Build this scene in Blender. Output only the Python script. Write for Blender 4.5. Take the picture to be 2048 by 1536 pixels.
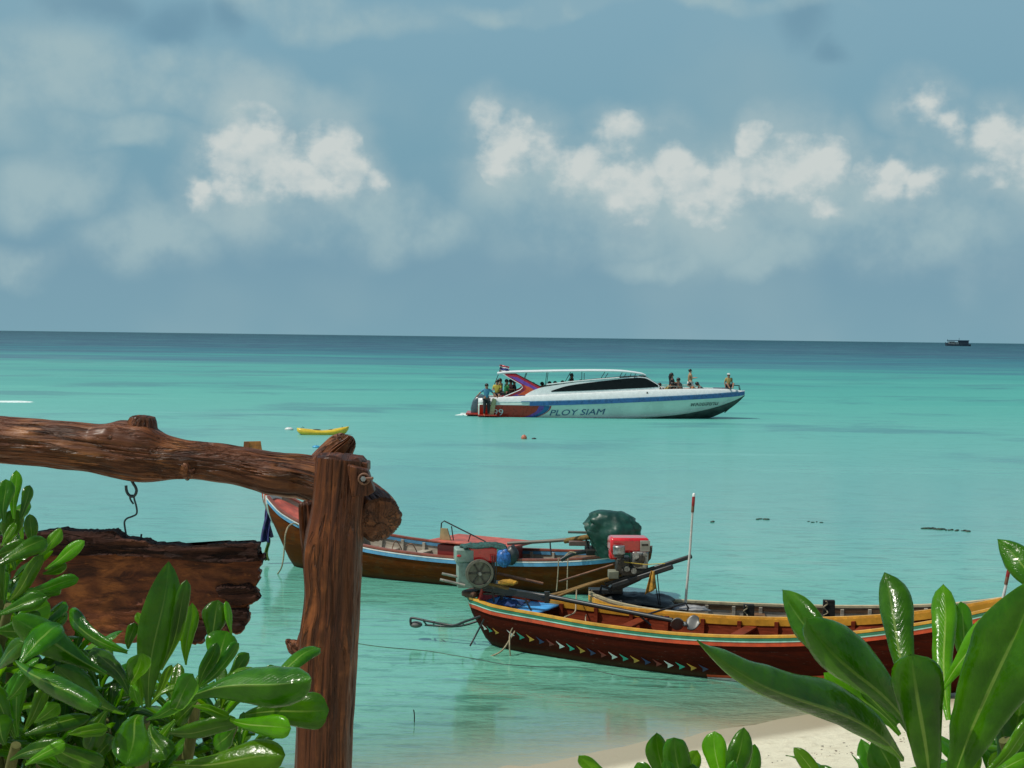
import bpy, bmesh, math, random
import numpy as np
from mathutils import Vector, Matrix, Euler, noise
rnd = random.Random(7)
for o in list(bpy.data.objects): bpy.data.objects.remove(o)
SC = bpy.context.scene
COL = SC.collection

# ---------------------------------------------------------------- camera
CAM_H = 4.2
F = 2844.0                                   # focal length in pixels of a 2048 wide picture
PITCH = math.atan(94 / F)
ROLL = math.atan(26 / 2048)
_f = Vector((0, math.cos(PITCH), -math.sin(PITCH)))
_u0 = Vector((0, math.sin(PITCH), math.cos(PITCH)))
_r0 = Vector((1, 0, 0))
_r = _r0 * math.cos(ROLL) + _u0 * math.sin(ROLL)
_u = _u0 * math.cos(ROLL) - _r0 * math.sin(ROLL)
cam_d = bpy.data.cameras.new('camera')
cam_d.sensor_width = 36.0
cam_d.lens = F / 2048 * 36
cam_d.clip_start = 0.05
cam_d.clip_end = 60000
cam = bpy.data.objects.new('camera', cam_d)
COL.objects.link(cam)
m3 = Matrix((_r, _u, -_f)).transposed()
cam.matrix_world = Matrix.Translation((0, 0, CAM_H)) @ m3.to_4x4()
SC.camera = cam

def ray(px, py):
    return _f * F + _r * (px - 1024) + _u * (768 - py)
def at(px, py, Y):
    d = ray(px, py)
    return Vector((0, 0, CAM_H)) + d * (Y / d.y)
def water_at(px, py, z=0.0):
    d = ray(px, py)
    return Vector((0, 0, CAM_H)) + d * ((z - CAM_H) / d.z)

# ---------------------------------------------------------------- view, sun
SC.view_settings.view_transform = 'Standard'
SC.view_settings.look = 'None'
SC.view_settings.exposure = -0.42
SC.view_settings.gamma = 1
SC.view_settings.use_curve_mapping = False
SC.cycles.max_bounces = 5
SC.cycles.transparent_max_bounces = 8
SUN_DIR = Vector((-0.50, -0.14, 0.85)).normalized()      # towards the sun
sun_d = bpy.data.lights.new('sun', 'SUN')
sun_d.energy = 5.0
sun_d.angle = math.radians(0.5)
sun_d.color = (1.0, 0.95, 0.85)
sun = bpy.data.objects.new('sun', sun_d)
sun.rotation_euler = SUN_DIR.to_track_quat('Z', 'Y').to_euler()
COL.objects.link(sun)

# ---------------------------------------------------------------- node helpers
class NT:
    def __init__(s, tree):
        s.t = tree; s.n = tree.nodes; s.l = tree.links
    def new(s, typ, **kw):
        nd = s.n.new(typ)
        for k, v in kw.items(): setattr(nd, k, v)
        return nd
    def set(s, sock, v):
        if isinstance(v, bpy.types.NodeSocket): s.l.new(v, sock)
        elif isinstance(v, bpy.types.Node): s.l.new(v.outputs[0], sock)
        else:
            if hasattr(sock.default_value, '__len__') and hasattr(v, '__len__') and len(sock.default_value) == 4 and len(v) == 3:
                v = (*v, 1)
            sock.default_value = v
    def math(s, op, a, b=0.0, c=None, clamp=False):
        nd = s.new('ShaderNodeMath', operation=op); nd.use_clamp = clamp
        s.set(nd.inputs[0], a); s.set(nd.inputs[1], b)
        if c is not None: s.set(nd.inputs[2], c)
        return nd.outputs[0]
    def vmath(s, op, a, b=(0, 0, 0), out=0):
        nd = s.new('ShaderNodeVectorMath', operation=op)
        s.set(nd.inputs[0], a)
        if len(nd.inputs) > 1 and op not in ('LENGTH', 'NORMALIZE'): s.set(nd.inputs[1], b)
        return nd.outputs[out]
    def smooth(s, x, lo, hi, a=0.0, b=1.0):
        nd = s.new('ShaderNodeMapRange', interpolation_type='SMOOTHSTEP')
        s.set(nd.inputs[0], x); s.set(nd.inputs[1], lo); s.set(nd.inputs[2], hi)
        s.set(nd.inputs[3], a); s.set(nd.inputs[4], b)
        return nd.outputs[0]
    def mix(s, f, a, b, mode='MIX'):
        nd = s.new('ShaderNodeMix', data_type='RGBA', blend_type=mode)
        s.set(nd.inputs[0], f); s.set(nd.inputs[6], a); s.set(nd.inputs[7], b)
        return nd.outputs[2]
    def noise(s, vec, scale=5, detail=4, rough=0.55, dist=0.0, out=0):
        nd = s.new('ShaderNodeTexNoise')
        if vec is not None: s.set(nd.inputs['Vector'], vec)
        s.set(nd.inputs['Scale'], scale); s.set(nd.inputs['Detail'], detail)
        s.set(nd.inputs['Roughness'], rough); s.set(nd.inputs['Distortion'], dist)
        return nd.outputs[out]
    def ramp(s, f, stops):
        nd = s.new('ShaderNodeValToRGB')
        s.set(nd.inputs[0], f)
        cr = nd.color_ramp
        while len(cr.elements) < len(stops): cr.elements.new(0.5)
        for e, (p, c) in zip(cr.elements, stops):
            e.position = p; e.color = (*c, 1) if len(c) == 3 else c
        return nd.outputs[0]
    def sep(s, v):
        nd = s.new('ShaderNodeSeparateXYZ'); s.set(nd.inputs[0], v); return nd.outputs
    def comb(s, x, y, z):
        nd = s.new('ShaderNodeCombineXYZ')
        s.set(nd.inputs[0], x); s.set(nd.inputs[1], y); s.set(nd.inputs[2], z); return nd.outputs[0]
    def bump(s, h, strength=0.3, dist=0.01, normal=None):
        nd = s.new('ShaderNodeBump')
        s.set(nd.inputs['Height'], h); s.set(nd.inputs['Strength'], strength); s.set(nd.inputs['Distance'], dist)
        if normal is not None: s.set(nd.inputs['Normal'], normal)
        return nd.outputs[0]

def srgb(r, g, b):
    f = lambda c: (c / 255 / 12.92) if c / 255 <= .04045 else ((c / 255 + .055) / 1.055) ** 2.4
    return (f(r), f(g), f(b))

def newmat(name):
    m = bpy.data.materials.new(name); m.use_nodes = True
    nt = NT(m.node_tree); m.node_tree.nodes.clear()
    out = nt.new('ShaderNodeOutputMaterial')
    return m, nt, out
MATS = {}
def mat(name, color, rough=0.5, metal=0.0, var=0.12, nscale=6.0, bump=0.0, bscale=30.0, spec=0.5, coat=0.0, dirt=None, dirtf=0.0, stretch=(1, 1, 1)):
    """a plain painted / metal / cloth material with uneven colour and fine relief"""
    if name in MATS: return MATS[name]
    m, nt, out = newmat(name)
    p = nt.new('ShaderNodeBsdfPrincipled')
    tc = nt.new('ShaderNodeTexCoord')
    v = nt.vmath('MULTIPLY', tc.outputs['Object'], stretch)
    n = nt.noise(v, nscale, 5, 0.6)
    lo = [c * (1 - var * 1.6) for c in color]; hi = [min(1, c * (1 + var * 1.6)) for c in color]
    colr = nt.mix(nt.smooth(n, .3, .7), (*lo, 1), (*hi, 1))
    if dirt:
        n2 = nt.noise(v, nscale * 2.7, 6, 0.7)
        colr = nt.mix(nt.math('MULTIPLY', nt.smooth(n2, .5, .68), dirtf), colr, (*dirt, 1))
    nt.set(p.inputs['Base Color'], colr)
    nt.set(p.inputs['Roughness'], nt.smooth(n, .2, .8, max(.03, rough - .08), min(1, rough + .08)))
    p.inputs['Metallic'].default_value = metal
    p.inputs['Specular IOR Level'].default_value = spec
    p.inputs['Coat Weight'].default_value = coat
    if bump:
        nt.set(p.inputs['Normal'], nt.bump(nt.noise(v, bscale, 5, .65), bump, .01))
    nt.l.new(p.outputs[0], out.inputs[0])
    MATS[name] = m
    return m

# ---------------------------------------------------------------- object helpers
def tag(o, label=None, cat=None, group=None, kind=None):
    if label: o['label'] = label
    if cat: o['category'] = cat
    if group: o['group'] = group
    if kind: o['kind'] = kind
    return o
def empty(name, loc=(0, 0, 0), rz=0.0, rot=None):
    o = bpy.data.objects.new(name, None); COL.objects.link(o)
    o.location = loc; o.rotation_euler = rot if rot else (0, 0, rz); o.empty_display_size = .1
    return o
def world_matrix(o):
    m = o.matrix_basis.copy()
    while o.parent: o = o.parent; m = o.matrix_basis @ m
    return m

class MB:
    def __init__(s): s.v = []; s.f = []; s.mi = []; s.uv = {}
    def add(s, vs, fs, mi=0):
        b = len(s.v); s.v += [Vector(p) for p in vs]
        for f in fs: s.f.append(tuple(b + i for i in f)); s.mi.append(mi)
        return s
    def box(s, c, size, rot=None, mi=0, taper=1.0):
        hx, hy, hz = size[0] / 2, size[1] / 2, size[2] / 2
        R = Euler(rot).to_matrix() if rot else Matrix.Identity(3)
        vs = []
        for z in (-1, 1):
            k = taper if z > 0 else 1
            for x, y in ((-1, -1), (1, -1), (1, 1), (-1, 1)):
                vs.append(Vector(c) + R @ Vector((x * hx * k, y * hy * k, z * hz)))
        return s.add(vs, [(3, 2, 1, 0), (4, 5, 6, 7), (0, 1, 5, 4), (1, 2, 6, 5), (2, 3, 7, 6), (3, 0, 4, 7)], mi)
    def bar(s, a, b, w, h, up=(0, 0, 1), mi=0):
        a = Vector(a); b = Vector(b); d = (b - a).normalized()
        x = d.cross(Vector(up)).normalized(); y = x.cross(d)
        vs = [p + x * i * w / 2 + y * j * h / 2 for p in (a, b) for i, j in ((-1, -1), (1, -1), (1, 1), (-1, 1))]
        return s.add(vs, [(0, 1, 2, 3), (7, 6, 5, 4), (4, 5, 1, 0), (5, 6, 2, 1), (6, 7, 3, 2), (7, 4, 0, 3)], mi)
    def tube(s, pts, r, n=8, caps=True, mi=0):
        pts = [Vector(p) for p in pts]
        rs = r if hasattr(r, '__len__') else [r] * len(pts)
        rings = []; prev = None
        for i, p in enumerate(pts):
            t = (pts[min(i + 1, len(pts) - 1)] - pts[max(i - 1, 0)])
            t = t.normalized() if t.length > 1e-9 else Vector((0, 0, 1))
            if prev is None:
                a = Vector((0, 0, 1)) if abs(t.z) < .9 else Vector((1, 0, 0))
                x = t.cross(a).normalized()
            else:
                x = (prev - t * prev.dot(t)).normalized()
            prev = x; y = t.cross(x)
            rings.append([p + (x * math.cos(2 * math.pi * k / n) + y * math.sin(2 * math.pi * k / n)) * rs[i] for k in range(n)])
        return s.loft(rings, caps=caps, mi=mi)
    def loft(s, rings, closed=True, caps=True, mi=0, mif=None):
        n = len(rings[0]); b = len(s.v)
        for r in rings: s.v += [Vector(p) for p in r]
        for i in range(len(rings) - 1):
            for k in range(n if closed else n - 1):
                k2 = (k + 1) % n
                s.f.append((b + i * n + k, b + (i + 1) * n + k, b + (i + 1) * n + k2, b + i * n + k2))
                s.mi.append(mif(i, k) if mif else mi)
        if caps and closed:
            s.f.append(tuple(b + k for k in range(n))); s.mi.append(mi)
            s.f.append(tuple(b + (len(rings) - 1) * n + k for k in reversed(range(n)))); s.mi.append(mi)
        return s
    def cyl(s, a, b, r, n=14, mi=0): return s.tube([a, b], r, n, mi=mi)
    def ball(s, c, r, nu=12, nv=8, fn=None, mi=0):
        c = Vector(c); r = Vector(r) if hasattr(r, '__len__') else Vector((r, r, r))
        rings = []
        for i in range(nv + 1):
            th = math.pi * i / nv
            ring = []
            for k in range(nu):
                ph = 2 * math.pi * k / nu
                d = Vector((math.sin(th) * math.cos(ph), math.sin(th) * math.sin(ph), math.cos(th)))
                q = 1 + (fn(d) if fn else 0)
                ring.append(c + Vector((d.x * r.x, d.y * r.y, d.z * r.z)) * q)
            rings.append(ring)
        return s.loft(rings, caps=False, mi=mi)
    def grid(s, nu, nv, fn, mi=0):
        b = len(s.v)
        for j in range(nv + 1):
            for i in range(nu + 1): s.v.append(Vector(fn(i / nu, j / nv)))
        for j in range(nv):
            for i in range(nu):
                a = b + j * (nu + 1) + i
                s.f.append((a, a + 1, a + nu + 2, a + nu + 1)); s.mi.append(mi)
        return s
    def prism(s, outline, d, mi=0):
        """closed outline of 3-D points pushed along the vector d"""
        o = [Vector(p) for p in outline]; n = len(o); d = Vector(d)
        return s.add(o + [p + d for p in o], [tuple(range(n)), tuple(reversed(range(n, 2 * n)))] + [(i, i + n, (i + 1) % n + n, (i + 1) % n) for i in range(n)], mi)
    def build(s, name, mats, parent=None, world=False, smooth=False, bevel=0, solid=0, sub=0, fixn=True):
        me = bpy.data.meshes.new(name)
        vs = s.v
        if world and parent is not None:
            inv = world_matrix(parent).inverted(); vs = [inv @ p for p in vs]
        me.from_pydata([tuple(p) for p in vs], [], s.f)
        if not isinstance(mats, (list, tuple)): mats = [mats]
        for m in mats: me.materials.append(m)
        if len(mats) > 1: me.polygons.foreach_set('material_index', s.mi)
        if fixn:
            bm = bmesh.new(); bm.from_mesh(me)
            bmesh.ops.remove_doubles(bm, verts=bm.verts, dist=1e-6)
            bmesh.ops.recalc_face_normals(bm, faces=bm.faces); bm.to_mesh(me); bm.free()
        if smooth: me.shade_smooth()
        me.update()
        o = bpy.data.objects.new(name, me); COL.objects.link(o)
        if parent is not None: o.parent = parent
        if solid:
            md = o.modifiers.new('thick', 'SOLIDIFY'); md.thickness = solid; md.offset = 0
        if bevel:
            md = o.modifiers.new('bevel', 'BEVEL'); md.width = bevel; md.segments = 2; md.limit_method = 'ANGLE'
            me.shade_smooth()
            if hasattr(me, 'set_sharp_from_angle'): me.set_sharp_from_angle(angle=math.radians(50))
        elif smooth and hasattr(me, 'set_sharp_from_angle'): me.set_sharp_from_angle(angle=math.radians(60))
        if sub:
            md = o.modifiers.new('sub', 'SUBSURF'); md.levels = sub; md.render_levels = sub
        return o

def sm(pts, k=4):
    """Catmull-Rom through points (lists of any length)"""
    P = [np.array(p, float) for p in pts]; out = []
    for i in range(len(P) - 1):
        p0 = P[max(i - 1, 0)]; p1 = P[i]; p2 = P[i + 1]; p3 = P[min(i + 2, len(P) - 1)]
        for j in range(k):
            t = j / k
            out.append(.5 * ((2 * p1) + (p2 - p0) * t + (2 * p0 - 5 * p1 + 4 * p2 - p3) * t * t + (3 * p1 - p0 - 3 * p2 + p3) * t ** 3))
    out.append(P[-1]); return out
def interp(table, x):
    """smooth interpolation of rows (x, a, b, ...)"""
    xs = [r[0] for r in table]
    if x <= xs[0]: return np.array(table[0][1:], float)
    if x >= xs[-1]: return np.array(table[-1][1:], float)
    i = max(k for k in range(len(xs) - 1) if xs[k] <= x)
    r = lambda k: np.array(table[min(max(k, 0), len(xs) - 1)], float)
    p0, p1, p2, p3 = r(i - 1), r(i), r(i + 1), r(i + 2)
    h = p2[0] - p1[0]; t = (x - p1[0]) / h
    m1 = (p2 - p0) / max(p2[0] - p0[0], 1e-9) * h; m2 = (p3 - p1) / max(p3[0] - p1[0], 1e-9) * h
    q = (2 * t**3 - 3 * t**2 + 1) * p1 + (t**3 - 2 * t**2 + t) * m1 + (-2 * t**3 + 3 * t**2) * p2 + (t**3 - t**2) * m2
    return q[1:]
# ---------------------------------------------------------------- sky
W = bpy.data.worlds.new('World'); SC.world = W; W.use_nodes = True
W.node_tree.nodes.clear()
w = NT(W.node_tree)
wout = w.new('ShaderNodeOutputWorld'); bg = w.new('ShaderNodeBackground')
sky = w.new('ShaderNodeTexSky', sky_type='NISHITA')
sky.sun_disc = False
sky.sun_elevation = math.asin(SUN_DIR.z)
sky.sun_rotation = math.atan2(SUN_DIR.x, SUN_DIR.y)
sky.air_density = 1.3; sky.dust_density = 2.2; sky.ozone_density = 2.5
SKY_STRENGTH = 0.1
tc = w.new('ShaderNodeTexCoord')
D = w.vmath('NORMALIZE', tc.outputs['Generated'])
dz = w.sep(D)[2]
K = 1 / SKY_STRENGTH / (2 ** SC.view_settings.exposure)
def skc(r, g, b): return tuple(c * K for c in srgb(r, g, b))
# hazy blue that deepens slowly with height, then a Nishita zenith above the frame
haze = w.ramp(w.math('MULTIPLY', dz, 1.0), [(0.0, skc(126, 168, 184)), (0.05, skc(118, 159, 179)), (0.13, skc(118, 162, 180)), (0.24, skc(130, 170, 187)), (0.6, skc(118, 158, 180))])
base = w.mix(w.smooth(dz, .28, .8, .0, .85), haze, sky.outputs[0])
base = w.mix(.10, base, sky.outputs[0])
# warp field for billowing edges
warp1 = w.vmath('SUBTRACT', w.noise(D, 9, 2, .55, out=1), (.5, .5, .5))
warp2 = w.vmath('SUBTRACT', w.noise(D, 26, 4, .6, out=1), (.5, .5, .5))
wv = w.vmath('ADD', w.vmath('SCALE', warp1, (0, 0, 0)), (0, 0, 0))
def vscale(v, k):
    nd = w.new('ShaderNodeVectorMath', operation='SCALE'); w.set(nd.inputs[0], v); nd.inputs['Scale'].default_value = k
    return nd.outputs[0]
DW = w.vmath('ADD', D, w.vmath('ADD', vscale(warp1, .032), vscale(warp2, .020)))
DS = w.vmath('ADD', D, w.vmath('ADD', vscale(warp1, .10), vscale(warp2, .02)))
# a puff: an ellipsoid of directions; the largest value over all puffs is the cloud mass
def puffs(lst, vec):
    cur = None
    for (px, py, rx, ru, rd) in lst:
        if vec is DW: rx *= 1.22; ru *= 1.1; rd *= 1.3
        rz = (ru + rd) / 2; d = ray(px, py + (rd - ru) / 2).normalized()
        sc = (F / rx, F / rx, F / rz)
        nd = w.new('ShaderNodeVectorMath', operation='MULTIPLY_ADD')
        w.set(nd.inputs[0], vec); nd.inputs[1].default_value = sc; nd.inputs[2].default_value = [-d[i] * sc[i] for i in range(3)]
        ln = w.new('ShaderNodeVectorMath', operation='LENGTH'); w.set(ln.inputs[0], nd.outputs[0])
        cur = ln.outputs['Value'] if cur is None else w.math('MINIMUM', cur, ln.outputs['Value'])
    return w.math('SUBTRACT', 1.0, cur)
soft = puffs([(90, 170, 330, 90, 110), (350, 165, 500, 60, 90), (60, 340, 150, 60, 90), (280, 450, 190, 70, 110), (560, 400, 240, 120, 150), (780, 425, 170, 70, 90),
              (250, 285, 170, 40, 50), (1150, 330, 330, 70, 170), (1500, 400, 360, 120, 150), (1790, 420, 260, 110, 140), (1960, 330, 220, 120, 150),
              (620, 15, 300, 60, 50), (1200, 5, 500, 40, 30), (1310, 490, 150, 50, 50), (20, 500, 90, 60, 70), (1560, 510, 150, 50, 50)], DS)
hardr = puffs([(505, 275, 85, 72, 110), (450, 310, 55, 60, 70), (560, 320, 65, 60, 80), (668, 305, 62, 66, 80), (700, 330, 55, 45, 60), (610, 340, 75, 45, 60), (745, 350, 30, 25, 30), (400, 370, 45, 30, 40),
              (985, 228, 38, 38, 60), (1020, 280, 70, 55, 75), (1105, 300, 80, 55, 75), (1170, 310, 65, 50, 80), (1240, 262, 62, 38, 45), (1260, 340, 66, 50, 80),
              (1355, 300, 52, 48, 70), (1395, 350, 60, 50, 80), (1455, 350, 62, 55, 80), (1510, 270, 34, 32, 40), (1590, 335, 85, 62, 70), (1640, 335, 55, 55, 50), (1530, 350, 50, 50, 60),
              (1780, 340, 62, 45, 50), (1830, 350, 50, 40, 50), (1860, 190, 62, 38, 55), (1900, 220, 50, 40, 55), (1985, 250, 62, 52, 60), (2030, 290, 60, 50, 60), (2080, 310, 70, 70, 70), (1970, 350, 50, 32, 36), (1660, 410, 40, 22, 30)], DW)
# the same cumulus belt goes on round the rest of the horizon
fwd = w.vmath('DOT_PRODUCT', D, (0, 1, 0), out=1)
belt = w.math('SUBTRACT', w.math('MULTIPLY', w.math('SUBTRACT', w.noise(D, 3.6, 2, .5), .46), 5.0), w.math('MULTIPLY', w.math('ABSOLUTE', w.math('SUBTRACT', dz, .14)), 7.0))
belt = w.math('SUBTRACT', belt, w.smooth(fwd, .86, .93, 0, 3))
hardr = w.math('MAXIMUM', hardr, w.math('MINIMUM', belt, .8))
hard = w.math('MAXIMUM', hardr, 0.0)
ns = w.noise(D, 22, 4, .6)
nb = w.noise(D, 5.5, 3, .55)
softv = w.math('MULTIPLY', w.smooth(soft, -.12, .62), w.smooth(w.math('ADD', w.math('MULTIPLY', ns, .6), w.math('MULTIPLY', nb, .4)), .36, .60, .25, 1))
veil = w.smooth(nb, .42, .70, 0, .75)
lowdiff = w.smooth(w.sep(vscale(warp1, 1))[2], -.3, .3, -.04, .05)
nA = w.noise(w.vmath('MULTIPLY', D, (1, 1, 1.25)), 27, 5, .56); nU = w.noise(w.vmath('ADD', w.vmath('MULTIPLY', D, (1, 1, 1.25)), (-.004, 0, .010)), 27, 3, .56)
nB = w.noise(D, 8, 2, .5)
fb = w.math('ADD', w.math('MULTIPLY', w.math('SUBTRACT', nA, .5), 1.9), w.math('MULTIPLY', w.math('SUBTRACT', nB, .5), .8))
hardn = w.math('ADD', w.math('ADD', hard, fb), lowdiff)
edge = w.math('MULTIPLY', w.smooth(hardn, .0, .66), w.smooth(hard, .0, .10))
relief = w.math('ADD', .90, w.math('MULTIPLY', w.math('SUBTRACT', nA, nU), 2.3))
body = w.math('MULTIPLY', w.smooth(hardn, .10, .8, .72, 1.0), relief, clamp=True)
c1 = w.mix(w.math('MULTIPLY', veil, .6), base, skc(148, 176, 184))
# darker drifts of vapour
dark = puffs([(170, 30, 110, 60, 60), (300, 65, 110, 60, 60), (430, 60, 90, 60, 50), (590, 245, 60, 62, 90), (600, 190, 90, 30, 40), (1600, 60, 90, 90, 60), (1650, 110, 50, 60, 40)], DS)
c1 = w.mix(w.smooth(dark, .0, .85, 0, .45), c1, skc(92, 132, 156))
c2 = w.mix(w.math('MULTIPLY', softv, .9), c1, skc(158, 184, 190))
halo = w.math('MULTIPLY', w.smooth(w.math('ADD', hardr, w.math('MULTIPLY', w.math('SUBTRACT', nB, .5), 1.6)), -.75, .30), w.smooth(nA, .30, .62, .35, 1))
c2 = w.mix(w.math('MULTIPLY', halo, .55), c2, skc(172, 191, 194))
c3 = w.mix(w.math('MULTIPLY', edge, body), c2, skc(201, 209, 207))
w.set(bg.inputs[0], c3); bg.inputs[1].default_value = SKY_STRENGTH
w.l.new(bg.outputs[0], wout.inputs[0])

# ---------------------------------------------------------------- shoreline
# s = metres seaward of the waterline, which runs from lower left to upper right
def shore_node(nt, pos):
    x, y, z = nt.sep(pos)
    wob = nt.math('MULTIPLY', nt.math('SUBTRACT', nt.noise(pos, .35, 3, .5), .5), .9)
    s = nt.math('MULTIPLY', nt.math('SUBTRACT', nt.math('SUBTRACT', y, 13.7), nt.math('MULTIPLY', x, .63)), .85)
    return nt.math('ADD', s, wob), x, y
def shore(x, y): return ((y - 13.7) - .63 * x) * .85

# ---------------------------------------------------------------- ground: one sheet, garden bank, beach and sea bed
def ground_z(x, y):
    s = shore(x, y)
    a = [(-14, 2.62), (-9.2, 2.6), (-7.6, 2.3), (-5.5, 1.25), (-3.2, .52), (-1.5, .16), (0, .0), (2, -.10), (6, -.42), (20, -1.3), (120, -3.5), (400, -9)]
    xs = [p[0] for p in a]
    z = float(np.interp(s, xs, [p[1] for p in a]))
    k = .03 if s < 2 else .02
    return z + k * noise.noise(Vector((x * .6, y * .6, 0))) * min(1, abs(s) * .4) + (.012 * noise.noise(Vector((x * 3, y * 3, 4))) if s < 8 else 0)
mb = MB()
xs = sorted(set([-6000, -2000, -600, -200, -80, -40, -25] + [round(-18 + i * .3, 2) for i in range(121)] + [22, 28, 40, 80, 200, 600, 2000, 6000]))
ys = sorted(set([-60, -20, -8, -4] + [round(-2 + i * .3, 2) for i in range(100)] + [30, 34, 40, 50, 70, 100, 160, 300, 800, 3000, 16000]))
n = len(xs)
for y in ys:
    for x in xs: mb.v.append(Vector((x, y, ground_z(x, y))))
for j in range(len(ys) - 1):
    for i in range(n - 1):
        a = j * n + i; mb.f.append((a, a + 1, a + n + 1, a + n)); mb.mi.append(0)
m, nt, out = newmat('sand')
geo = nt.new('ShaderNodeNewGeometry'); pos = geo.outputs['Position']
s_, x_, y_ = shore_node(nt, pos)
p = nt.new('ShaderNodeBsdfPrincipled')
fine = nt.noise(pos, 160, 5, .8); mid = nt.noise(pos, 7, 6, .65)
vor = nt.new('ShaderNodeTexVoronoi'); nt.set(vor.inputs['Vector'], pos); vor.inputs['Scale'].default_value = 60
dry = nt.mix(nt.smooth(fine, .3, .7), (*srgb(212, 204, 172), 1), (*srgb(243, 238, 214), 1))
dry = nt.mix(nt.smooth(mid, .45, .75, 0, .4), dry, (*srgb(172, 158, 128), 1))
dry = nt.mix(nt.smooth(vor.outputs['Distance'], .02, .12, .45, 0), dry, (*srgb(120, 106, 84), 1))
wet = nt.mix(nt.smooth(fine, .3, .7), (*srgb(158, 148, 122), 1), (*srgb(178, 168, 142), 1))
wetf = nt.smooth(s_, -.95, -.45)
colr = nt.mix(wetf, dry, wet)
wig = nt.new('ShaderNodeTexWave'); nt.set(wig.inputs['Vector'], nt.vmath('MULTIPLY', pos, (1, 1.4, 1))); wig.inputs['Scale'].default_value = 2.2; wig.inputs['Distortion'].default_value = 9; wig.inputs['Detail'].default_value = 3
colr = nt.mix(nt.math('MULTIPLY', nt.smooth(s_, 0, 1, 0, .25), wig.outputs['Fac']), colr, (*srgb(120, 128, 100), 1))
nt.set(p.inputs['Base Color'], colr)
nt.set(p.inputs['Roughness'], nt.math('SUBTRACT', .95, nt.math('MULTIPLY', wetf, .62)))
nt.set(p.inputs['Normal'], nt.bump(nt.math('ADD', fine, nt.math('MULTIPLY', mid, 3)), nt.math('SUBTRACT', .75, nt.math('MULTIPLY', wetf, .55)), .02))
nt.l.new(p.outputs[0], out.inputs[0]); M_SAND = m
tag(mb.build('beach_sand', M_SAND, smooth=True), kind='structure')

# ---------------------------------------------------------------- sea surface
mb = MB()
def wave(x, y):
    s = shore(x, y)
    if y > 46: return 0.0
    a = min(1, max(0, s / 3)) * .0035 + .0015
    return a * (noise.noise(Vector((x * .9, y * 1.9, 1))) + .6 * noise.noise(Vector((x * 2.1 + 9, y * 4.2, 2))))
xs = [-16000, -4000, -1200, -400, -120, -60, -35, -25] + [round(-18 + i * .16, 2) for i in range(226)] + [22, 26, 34, 60, 120, 400, 1200, 4000, 16000]
ys = [round(7 + i * .11 * (1 + i * .004), 3) for i in range(210)]
ys += [ys[-1] + q for q in (1, 3, 7, 14, 28, 60, 120, 300, 800, 2000, 6000, 16000, 40000)]
n = len(xs)
for y in ys:
    for x in xs: mb.v.append(Vector((x, y, wave(x, y))))
for j in range(len(ys) - 1):
    for i in range(n - 1):
        a = j * n + i; mb.f.append((a, a + 1, a + n + 1, a + n)); mb.mi.append(0)
m, nt, out = newmat('sea_water')
geo = nt.new('ShaderNodeNewGeometry'); pos = geo.outputs['Position']
s_, x_, y_ = shore_node(nt, pos)
# body colour by how deep the water is there (shelf, reef flat, drop-off)
lg = nt.math('LOGARITHM', nt.math('MAXIMUM', y_, 1.0), 10.0)
edge_n = nt.math('MULTIPLY', nt.math('SUBTRACT', nt.noise(nt.vmath('MULTIPLY', pos, (.007, .030, 1)), 1.0, 6, .68), .5), 1.0)
lgn = nt.math('ADD', lg, nt.math('MULTIPLY', edge_n, nt.smooth(lg, 1.7, 2.1)))
def nrm(l): return (l - 1.1) / (3.9 - 1.1)
LD = math.log10
body = nt.ramp(nt.math('DIVIDE', nt.math('SUBTRACT', lgn, 1.1), 2.8), [
    (nrm(LD(13)), (.19, .45, .32)), (nrm(LD(20)), (.13, .42, .30)), (nrm(LD(30)), (.112, .40, .32)), (nrm(LD(60)), (.098, .385, .32)),
    (nrm(LD(110)), (.072, .345, .295)), (nrm(LD(170)), (.050, .285, .26)), (nrm(LD(260)), (.040, .16, .21)), (nrm(LD(480)), (.040, .092, .150)),
    (nrm(LD(1200)), (.026, .066, .115)), (nrm(LD(4000)), (.014, .042, .080))])
# sea-grass and reef patches, long because they lie flat and are seen from low down
pv = nt.vmath('MULTIPLY', pos, (.05, .085, 1))
pn = nt.noise(pv, 1.0, 7, .68, .4)
patch = nt.smooth(pn, .505, .62)
pf = nt.math('MULTIPLY', patch, nt.smooth(lg, LD(30), LD(75), .10, .72))
colr = nt.mix(pf, body, (.05, .20, .22, 1))
pn2 = nt.noise(nt.vmath('MULTIPLY', pos, (.25, .9, 1)), 1.0, 6, .7)
colr = nt.mix(nt.math('MULTIPLY', nt.smooth(pn2, .52, .68), nt.smooth(lg, LD(16), LD(60), .10, .42)), colr, (.06, .30, .27, 1))
colr = nt.mix(nt.math('MULTIPLY', nt.smooth(nt.noise(nt.vmath('MULTIPLY', pos, (.05, .3, 1)), 1.0, 5, .6), .55, .75), .35), colr, nt.mix(.5, colr, (.30, .66, .58, 1)))
# far wind streaks on the deep band
st = nt.noise(nt.vmath('MULTIPLY', pos, (.006, .022, 1)), 1.0, 6, .7)
colr = nt.mix(nt.math('MULTIPLY', nt.smooth(st, .45, .7, 0, .5), nt.smooth(lg, LD(250), LD(500))), colr, (.10, .22, .27, 1))
# shallows: dark ripple reflections painted into the colour as olive streaks
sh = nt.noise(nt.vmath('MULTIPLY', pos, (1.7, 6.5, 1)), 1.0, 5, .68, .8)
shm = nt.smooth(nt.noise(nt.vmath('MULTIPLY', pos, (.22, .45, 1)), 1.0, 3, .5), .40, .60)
colr = nt.mix(nt.math('MULTIPLY', nt.math('MULTIPLY', nt.smooth(sh, .50, .64), shm), nt.smooth(lg, LD(18), LD(26), .42, .05)), colr, (.07, .20, .11, 1))
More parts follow.
